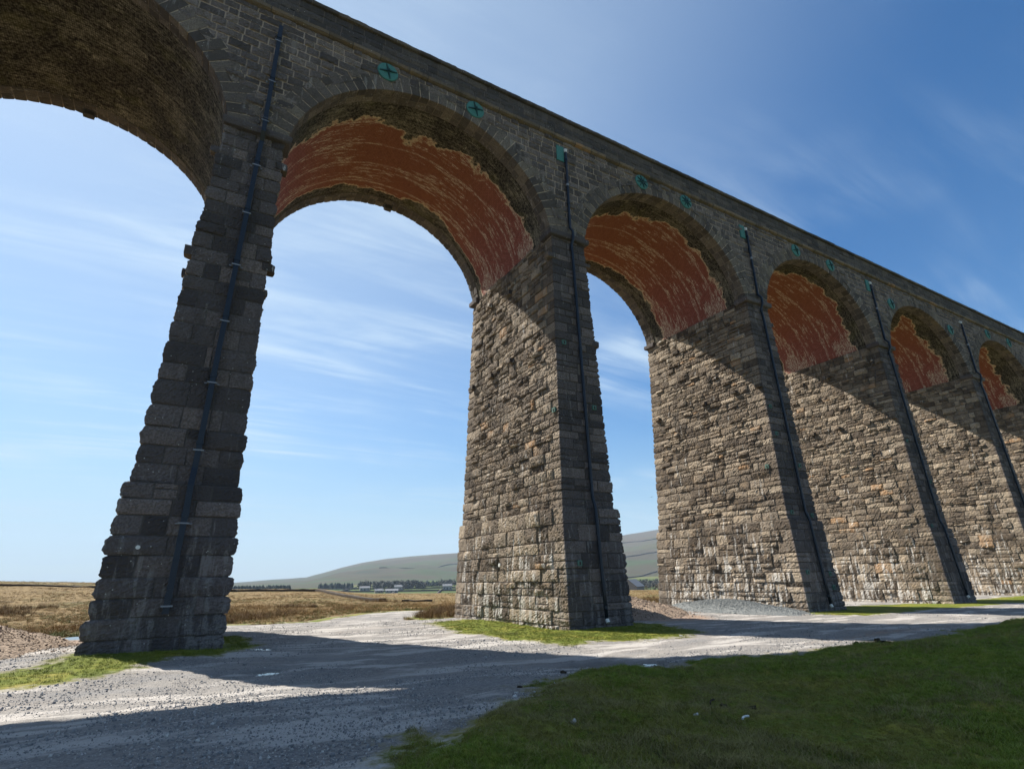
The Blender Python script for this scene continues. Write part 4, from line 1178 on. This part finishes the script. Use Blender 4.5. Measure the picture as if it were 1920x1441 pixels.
def stick(x, y, l, rz, mat, name, label, cat, th=.012, tz=0.0):
    a = Acc(); pts = [(t * l - l / 2, .04 * l * math.sin(t * 5), .02 + .05 * l * math.sin(t * 3.1)) for t in np.linspace(0, 1, 6)]
    sweep(a, pts, th, 6); o = a.obj(name, mat); o.location = (x, y, float(zsurf(np.array([x]), np.array([y]))[0]) + .02); o.rotation_euler = (0, tz, rz); tag(o, label, cat); return o
stick(-9.25, -14.75, .17, .3, M_WHITE, 'plastic_scrap', 'short white plastic strip lying in the grass of the bank', 'litter', .013)
stick(-8.85, -13.9, .28, .6, M_CLOD, 'fallen_stick', 'short dark stick beside the clod in the middle of the bank', 'stick')
for i in range(16):      # turned turf along the lit crest
    pass

# ------------------------------------------------------------------ beyond the moor
def at(az, r):
    a = math.radians(az); return CAM[0] + r * math.sin(a), CAM[1] + r * math.cos(a)
def zat(x, y): return float(zground(np.array([x]), np.array([y]))[0])

M_WALL = flat_mat('dry_stone', (.075, .068, .060), .95, .4, 3)
M_PEAT = flat_mat('peat_bank', (.045, .033, .022), .95, .4, 2)
def wall_run(name, label, path, h, w, mat, cat='wall', group=None):
    P = []
    for (a0, r0), (a1, r1_) in zip(path[:-1], path[1:]):
        n = max(3, int(abs(a1 - a0) * 5)); P += [at(a0 + (a1 - a0) * t, r0 + (r1_ - r0) * t) for t in np.linspace(0, 1, n, endpoint=False)]
    P.append(at(*path[-1])); P = np.array(P); Z = zground(P[:, 0], P[:, 1])
    T = np.gradient(P, axis=0); T /= np.linalg.norm(T, axis=1)[:, None]; Nn = np.column_stack([-T[:, 1], T[:, 0]])
    V = []
    for i in range(len(P)):
        hh = h * (1 + .3 * (vnoise(i * .7, 3.1, 5) - .5))
        for o_, z_ in ((-w / 2, -.5), (-w * .38, hh), (w * .38, hh), (w / 2, -.5)):
            V.append((P[i, 0] + Nn[i, 0] * o_, P[i, 1] + Nn[i, 1] * o_, Z[i] + z_))
    o = mesh_obj(name, np.array(V), grid_faces(len(P), 4), mat); tag(o, label, cat, group); return o
wall_run('peat_bank', 'dark peat bank along the brow of the moor left of the nearest pier', [(-24, 92), (-16, 91), (-11, 88), (-6, 85), (-3, 86)], .16, 1.2, M_PEAT, 'bank', 'dark banks on the moor')
wall_run('peat_bank', 'dark peat bank curving down the moor between the two nearest piers', [(4, 101), (8, 98), (11.5, 94), (13.5, 86), (15.5, 80), (17.5, 75)], .34, 1.1, M_PEAT, 'bank', 'dark banks on the moor')
wall_run('peat_bank', 'short dark peat bank on the moor just left of the second pier', [(19.4, 74), (20.6, 73), (22.2, 73)], .25, .8, M_PEAT, 'bank', 'dark banks on the moor')
walls = [([(9, 560), (14, 560), (20, 540), (26, 520)], 'lowest field wall across the green valley'), ([(11, 720), (16, 700), (22, 690), (27, 680)], 'second field wall up across the green valley'),
         ([(12, 900), (18, 860), (25, 840)], 'third field wall up across the green valley'), ([(13.5, 700), (14.4, 860), (15.0, 1000)], 'field wall running uphill left of the farms'),
         ([(18.2, 540), (18.8, 700), (19.6, 880)], 'field wall running uphill between the farms'), ([(22.6, 530), (23.0, 700), (23.6, 860)], 'field wall running uphill right of the farms'),
         ([(41, 1150), (42.5, 1200), (44, 1290), (46, 1330), (50, 1380)], 'lowest wall on the fell seen beside the second pier'), ([(40, 1750), (42, 1800), (44, 1900), (48, 2050)], 'middle wall on the fell seen beside the second pier'),
         ([(40, 2650), (43, 2700), (48, 2720)], 'highest wall on the fell seen beside the second pier'), ([(17, 1900), (21, 1950), (26, 2200), (30, 2400)], 'wall slanting up the fell above the farms')]
for pth, lb in walls:
    far = pth[0][1]; wall_run('field_wall', lb, pth, 1.0 + far / 900, 1.0 + far / 1500, M_WALL, 'wall', 'dry stone walls across the valley')

# plantations and farm trees, read as masses from here
def tree_mass(name, label, az0, az1, r0, r1_, n, h, mat, broad=False, kind='stuff', cat='trees'):
    acc = Acc()
    for i in range(n):
        az, r = RNG.uniform(az0, az1), RNG.uniform(r0, r1_)
        x, y = at(az, r); z = zat(x, y); hh = h * RNG.uniform(.7, 1.15)
        if not broad:
            m = 7; V = []
            for lv, (t, w) in enumerate(((.05, .24), (.35, .19), (.32, .26), (.65, .12), (.62, .17), (1.0, .01))):
                V += [(x + hh * w * math.cos(a) * RNG.uniform(.8, 1.2), y + hh * w * math.sin(a) * RNG.uniform(.8, 1.2), z + hh * t) for a in np.linspace(0, 6.28, m, endpoint=False)]
            acc.add(V, grid_faces(6, m, True))
        else:
            q = 26; P = RNG.normal(0, 1, (q, 3)); P /= np.linalg.norm(P, axis=1)[:, None]; P *= RNG.uniform(.4, 1, (q, 1)) * np.array([hh * .42, hh * .42, hh * .40])
            P += (x, y, z + hh * .6)
            for c in P:
                o_ = RNG.normal(0, hh * .11, (4, 3)); acc.add(c + o_, np.array([(0, 1, 2), (0, 2, 3), (0, 3, 1), (1, 3, 2)]))
            sweep(acc, [(x, y, z - .3), (x, y, z + hh * .3), (x + .2, y, z + hh * .7)], hh * .025, 5)
    o = acc.obj(name, mat); tag(o, label, cat, kind=kind); return o
M_CONI = flat_mat('conifer_needles', (.022, .036, .028), .9, .4, .3)
M_BROAD = flat_mat('bare_woodland', (.055, .055, .045), .9, .4, .3)
tree_mass('conifer_plantation', 'dark conifer plantation at the foot of the fell', 3.2, 9.1, 640, 720, 420, 8, M_CONI)
tree_mass('farm_woodland', 'dark belt of trees left of the farms', 11.6, 14.6, 900, 940, 90, 8.5, M_CONI)
tree_mass('farm_woodland', 'trees round the farms', 15.2, 21.5, 820, 940, 150, 10, M_BROAD, True)
tree_mass('farm_woodland', 'small dark clump of trees above the farms', 20.9, 22.8, 980, 1020, 45, 9, M_CONI)
tree_mass('farm_woodland', 'trees at the foot of the fell right of the farms', 22.5, 27, 880, 980, 80, 10, M_BROAD, True)
tree_mass('valley_scrub', 'greyish leafless woodland behind the barn', 38, 50, 620, 800, 260, 8, M_BROAD, True)

M_BWALL = flat_mat('farm_render', (.26, .255, .24), .9, .1, .5)
M_BSTONE = flat_mat('barn_stone', (.20, .18, .155), .95, .3, 1.5)
M_SLATE = flat_mat('slate_roof', (.15, .155, .165), .6, .2, .8)
M_DARKW = flat_mat('dark_opening', (.02, .02, .02), .8, .2, 1)
def house(az, r, w, d, h, rh, rot, label, wm, rm, cat='farmhouse', chim=True, name='farmhouse', group='buildings across the valley'):
    x, y = at(az, r); z = zat(x, y)
    root = empty(name, (x, y, z), rot); tag(root, label, cat, group)
    a = Acc()
    V = [(-w / 2, -d / 2, -1), (w / 2, -d / 2, -1), (w / 2, d / 2, -1), (-w / 2, d / 2, -1), (-w / 2, -d / 2, h), (w / 2, -d / 2, h), (w / 2, d / 2, h), (-w / 2, d / 2, h), (-w / 2, 0, h + rh), (w / 2, 0, h + rh)]
    a.add(V, np.array([(0, 1, 5, 4), (2, 3, 7, 6), (1, 2, 6, 5), (3, 0, 4, 7), (5, 6, 9, -1), (7, 4, 8, -1)])); a.obj('wall', wm, root)
    b = Acc(); e = .35; t = .18
    for s_ in (-1, 1):
        V = [(-w / 2 - e, s_ * (d / 2 + e), h - .12), (w / 2 + e, s_ * (d / 2 + e), h - .12), (w / 2 + e, 0, h + rh + .1), (-w / 2 - e, 0, h + rh + .1)]
        V += [(p[0], p[1], p[2] + t) for p in V]
        f = np.array([(0, 1, 2, 3), (4, 7, 6, 5), (0, 4, 5, 1), (1, 5, 6, 2), (2, 6, 7, 3), (3, 7, 4, 0)]); b.add(V, f)
    rf = b.obj('roof', rm, root)
    if chim:
        for sx in (-1, 1):
            c = Acc(); box(c, (sx * (w / 2 - .9) - .4, -.4, h + rh - .5), (sx * (w / 2 - .9) + .4, .4, h + rh + 1.1)); c.obj('chimney', wm, rf)
    nw = max(1, int(w / 4))
    for i in range(nw):
        c = Acc(); xx = -w / 2 + (i + .5) * w / nw
        box(c, (xx - .6, -d / 2 - .06, 1.2), (xx + .6, -d / 2 + .1, 2.6)); c.obj('window', M_DARKW, root)
    c = Acc(); box(c, (-.8, -d / 2 - .08, -.5), (.8, -d / 2 + .1, .9)); c.obj('door', M_DARKW, root)
    return root
house(15.75, 800, 13, 8, 3.2, 2, -.2, 'long pale farm building left of the others under the fell', M_BWALL, M_SLATE)
house(18.3, 640, 13, 8, 2.4, 1.6, -.35, 'low white roofed farm shed below the trees', M_BWALL, M_SLATE, 'shed', False, 'farm_shed')
house(17.1, 650, 9, 7, 2.4, 1.8, -.2, 'small pale farm building left of the low white shed', M_BSTONE, M_SLATE)
house(18.9, 790, 10, 7, 4, 2.4, -.35, 'white farmhouse among the trees above the low shed', M_BWALL, M_SLATE)
house(23.6, 760, 12, 8, 4.5, 2.4, -.4, 'white farmhouse just left of the second pier', M_BWALL, M_SLATE)
house(41.6, 330, 15, 9, 4.4, 3.6, .55, 'stone barn with grey roof beside the second pier', M_BSTONE, M_SLATE, 'barn', False, 'stone_barn')
house(45.2, 560, 14, 8, 6, 3, .3, 'pale cottage just left of the third pier', M_BWALL, M_SLATE, 'cottage')

M_BARK = flat_mat('winter_bark', (.075, .062, .050), .9, .3, 2)
M_TWIG = flat_mat('winter_twigs', (.115, .090, .062), .9, .3, 2)
def bare_tree(az, r, h, label):
    x, y = at(az, r); z = zat(x, y); root = empty('bare_tree', (x, y, z)); tag(root, label, 'tree', 'leafless trees behind the barn')
    t = Acc(); c = Acc()
    sweep(t, [(0, 0, -.3), (.1, 0, h * .25), (0, .1, h * .45)], h * .028, 6)
    for i in range(9):
        a = RNG.uniform(0, 6.28); z0 = h * RNG.uniform(.2, .45); l = h * RNG.uniform(.3, .5)
        e = (math.cos(a) * l * .7, math.sin(a) * l * .7, z0 + l * .8); sweep(t, [(0, 0, z0), tuple(np.array(e) * .55 + (0, 0, z0 * .5)), e], h * .011, 4)
        for j in range(24):
            b = np.array(e) * RNG.uniform(.5, 1) + (0, 0, z0 * .3); d_ = RNG.normal(0, 1, 3) * (1, 1, .8) + (0, 0, .6); d_ *= h * .16 / np.linalg.norm(d_)
            sd = np.cross(d_, (0, 0, 1)); sd = sd / (np.linalg.norm(sd) + 1e-6) * h * .007
            c.add([b - sd, b + sd, b + d_ + sd * .3, b + d_ - sd * .3], np.array([(0, 1, 2, 3)]))
    t.obj('trunk', M_BARK, root); c.obj('crown', M_TWIG, root)
for az, r, h, lb in ((42.6, 345, 6, 'round leafless tree close beside the stone barn'), (43.1, 370, 7, 'leafless tree second from the stone barn'), (43.6, 420, 9, 'leafless tree midway between the stone barn and the pale cottage'), (44.0, 430, 10, 'tall leafless tree left of the pale cottage'),
                     (44.5, 440, 11, 'tallest leafless tree in front of the pale cottage'), (42.0, 480, 7, 'leafless tree above the roof of the stone barn'), (45.1, 450, 10, 'leafless tree at the edge of the third pier')):
    bare_tree(az, r, h, lb)

# a bird high over the gap between the second and third piers
def bird():
    az, el, d = 44.2, 7.25, 120; x, y = at(az, d); z = CAM[2] + d * math.tan(math.radians(el))
    root = empty('bird', (x, y, z), .6); tag(root, 'small dark bird gliding in the sky between the second and third piers', 'bird')
    a = Acc(); pts = [(-.22, 0, 0), (-.12, 0, .01), (0, 0, .02), (.12, 0, .015), (.2, 0, .02), (.25, 0, .0)]
    R = [.012, .04, .055, .045, .03, .006]; V = []
    for p, r in zip(pts, R): V += [(p[0], r * math.cos(t), p[2] + r * math.sin(t)) for t in np.linspace(0, 6.28, 8, endpoint=False)]
    V += [(-.34, -.05, 0), (-.34, .05, 0), (-.2, .02, .01), (-.2, -.02, .01)]
    a.add(V, np.concatenate([grid_faces(6, 8, True), [(48, 49, 50, 51)]])); 
    for s_ in (-1, 1):
        W = [(.10, 0, .03), (-.06, 0, .03), (-.10, s_ * .22, .09), (.09, s_ * .24, .09), (-.14, s_ * .48, .05), (-.05, s_ * .5, .05)]
        a.add(W, np.array([(0, 1, 2, 3), (3, 2, 4, 5)]))
    o = a.obj('body', M_IRON, root)
bird()

# ------------------------------------------------------------------ air
def haze():
    m = bpy.data.materials.new('haze_air'); m.use_nodes = True; t = m.node_tree; t.nodes.clear()
    v = t.nodes.new('ShaderNodeVolumePrincipled'); v.inputs['Color'].default_value = (.62, .78, 1, 1); v.inputs['Density'].default_value = HAZE; v.inputs['Anisotropy'].default_value = .0
    oo = t.nodes.new('ShaderNodeOutputMaterial'); t.links.new(v.outputs[0], oo.inputs['Volume'])
    a = Acc(); box(a, (-8200, -8200, -220), (8200, 8200, 520)); o = a.obj('haze', m); tag(o, kind='stuff')
HAZE = .00010
if HAZE: haze()

# ------------------------------------------------------------------ sky, sun, camera
w = bpy.data.worlds.new('World'); scene.world = w; w.use_nodes = True
t = w.node_tree; t.nodes.clear()
class WN(N):
    def __init__(s, tree): s.t = tree
g = WN(t)
sky = g.n('ShaderNodeTexSky', None, sky_type='NISHITA'); sky.sun_disc = False
EL = math.asin(SUN[2]); AZS = math.atan2(SUN[0], SUN[1])
sky.sun_elevation = EL; sky.sun_rotation = AZS
sky.altitude = 300; sky.air_density = 1.0; sky.dust_density = .35; sky.ozone_density = 2.0
tc = g.n('ShaderNodeTexCoord').outputs['Generated']
sp = g.n('ShaderNodeSeparateXYZ', {0: tc}); zc = g.math('MAXIMUM', g.math('ADD', sp.outputs[2], .10), .04)
pu, pv = g.math('DIVIDE', sp.outputs[0], zc), g.math('DIVIDE', sp.outputs[1], zc)
cp = g.n('ShaderNodeCombineXYZ', {0: pu, 1: pv}).outputs[0]
rot = g.n('ShaderNodeMapping', {'Vector': cp, 'Rotation': (0, 0, math.radians(28)), 'Scale': (.55, 1.9, 1)}).outputs[0]
c1 = g.noise(rot, 1.15, 7.0, .62, .8); c2 = g.noise(cp, .55, 4.0, .55, .3)
c3 = g.noise(g.n('ShaderNodeMapping', {'Vector': cp, 'Rotation': (0, 0, math.radians(35)), 'Scale': (.5, 4.2, 1)}).outputs[0], 1.6, 6.0, .6, 1.0)
cm = g.math('MULTIPLY', g.step(g.math('ADD', g.math('MULTIPLY', c1, .6), g.math('MULTIPLY', c3, .4)), .43, .70), g.step(c2, .36, .60))
veil = g.math('MULTIPLY', g.step(c2, .40, .8), .08)
cloud = g.math('ADD', g.math('MULTIPLY', cm, .82), veil, clamp=True)
skyc = sky.outputs[0]
white = g.mix(.9, skyc, (7.4, 7.5, 7.8))
col = g.mix(cloud, skyc, white)
dots = g.n('ShaderNodeVectorMath', {0: tc, 1: tuple(SUN)}, operation='DOT_PRODUCT').outputs['Value']
col = g.n('ShaderNodeHueSaturation', {'Saturation': 1.36, 'Value': .86, 'Fac': 1.0, 'Color': col}).outputs[0]
col = g.mix(g.math('MULTIPLY', g.step(dots, .30, 1.0), .42), col, (6.4, 6.5, 6.7))
hsv = g.mix(g.math('MULTIPLY', g.step(sp.outputs[2], .30, -.03), .75), col, (3.7, 4.25, 4.75))
hsv = g.mix(1.0, hsv, (.83, .97, 1.02), 'MULTIPLY')
bg = g.n('ShaderNodeBackground', {'Color': hsv, 'Strength': .074})
g.n('ShaderNodeOutputWorld', {'Surface': bg.outputs[0]})

sl = bpy.data.lights.new('sun', 'SUN'); sl.energy = 5.0; sl.angle = math.radians(.53); sl.color = (1.0, .94, .845)
so = bpy.data.objects.new('sun', sl); COL.objects.link(so)
so.rotation_euler = Vector(SUN).to_track_quat('Z', 'Y').to_euler()

cam = bpy.data.cameras.new('camera'); co = bpy.data.objects.new('camera', cam); COL.objects.link(co); scene.camera = co
fw = Vector((math.sin(YAW) * math.cos(PITCH), math.cos(YAW) * math.cos(PITCH), math.sin(PITCH))); rt = Vector((math.cos(YAW), -math.sin(YAW), 0)); up = rt.cross(fw)
r_ = rt * math.cos(ROLL) + up * math.sin(ROLL); u_ = -rt * math.sin(ROLL) + up * math.cos(ROLL)
M = Matrix((r_, u_, -fw)).transposed().to_4x4(); M.translation = Vector(CAM); co.matrix_world = M
cam.sensor_fit = 'HORIZONTAL'; cam.sensor_width = 36; cam.lens = 36 * FPX / 1920; cam.clip_start = .05; cam.clip_end = 20000

scene.view_settings.view_transform = 'Standard'; scene.view_settings.look = 'None'
scene.view_settings.exposure = 1.1; scene.view_settings.gamma = 1.0
scene.render.engine = 'CYCLES'
scene.cycles.max_bounces = 6; scene.cycles.diffuse_bounces = 4; scene.cycles.glossy_bounces = 2; scene.cycles.volume_bounces = 0; scene.cycles.transmission_bounces = 2
scene.cycles.use_denoising = True
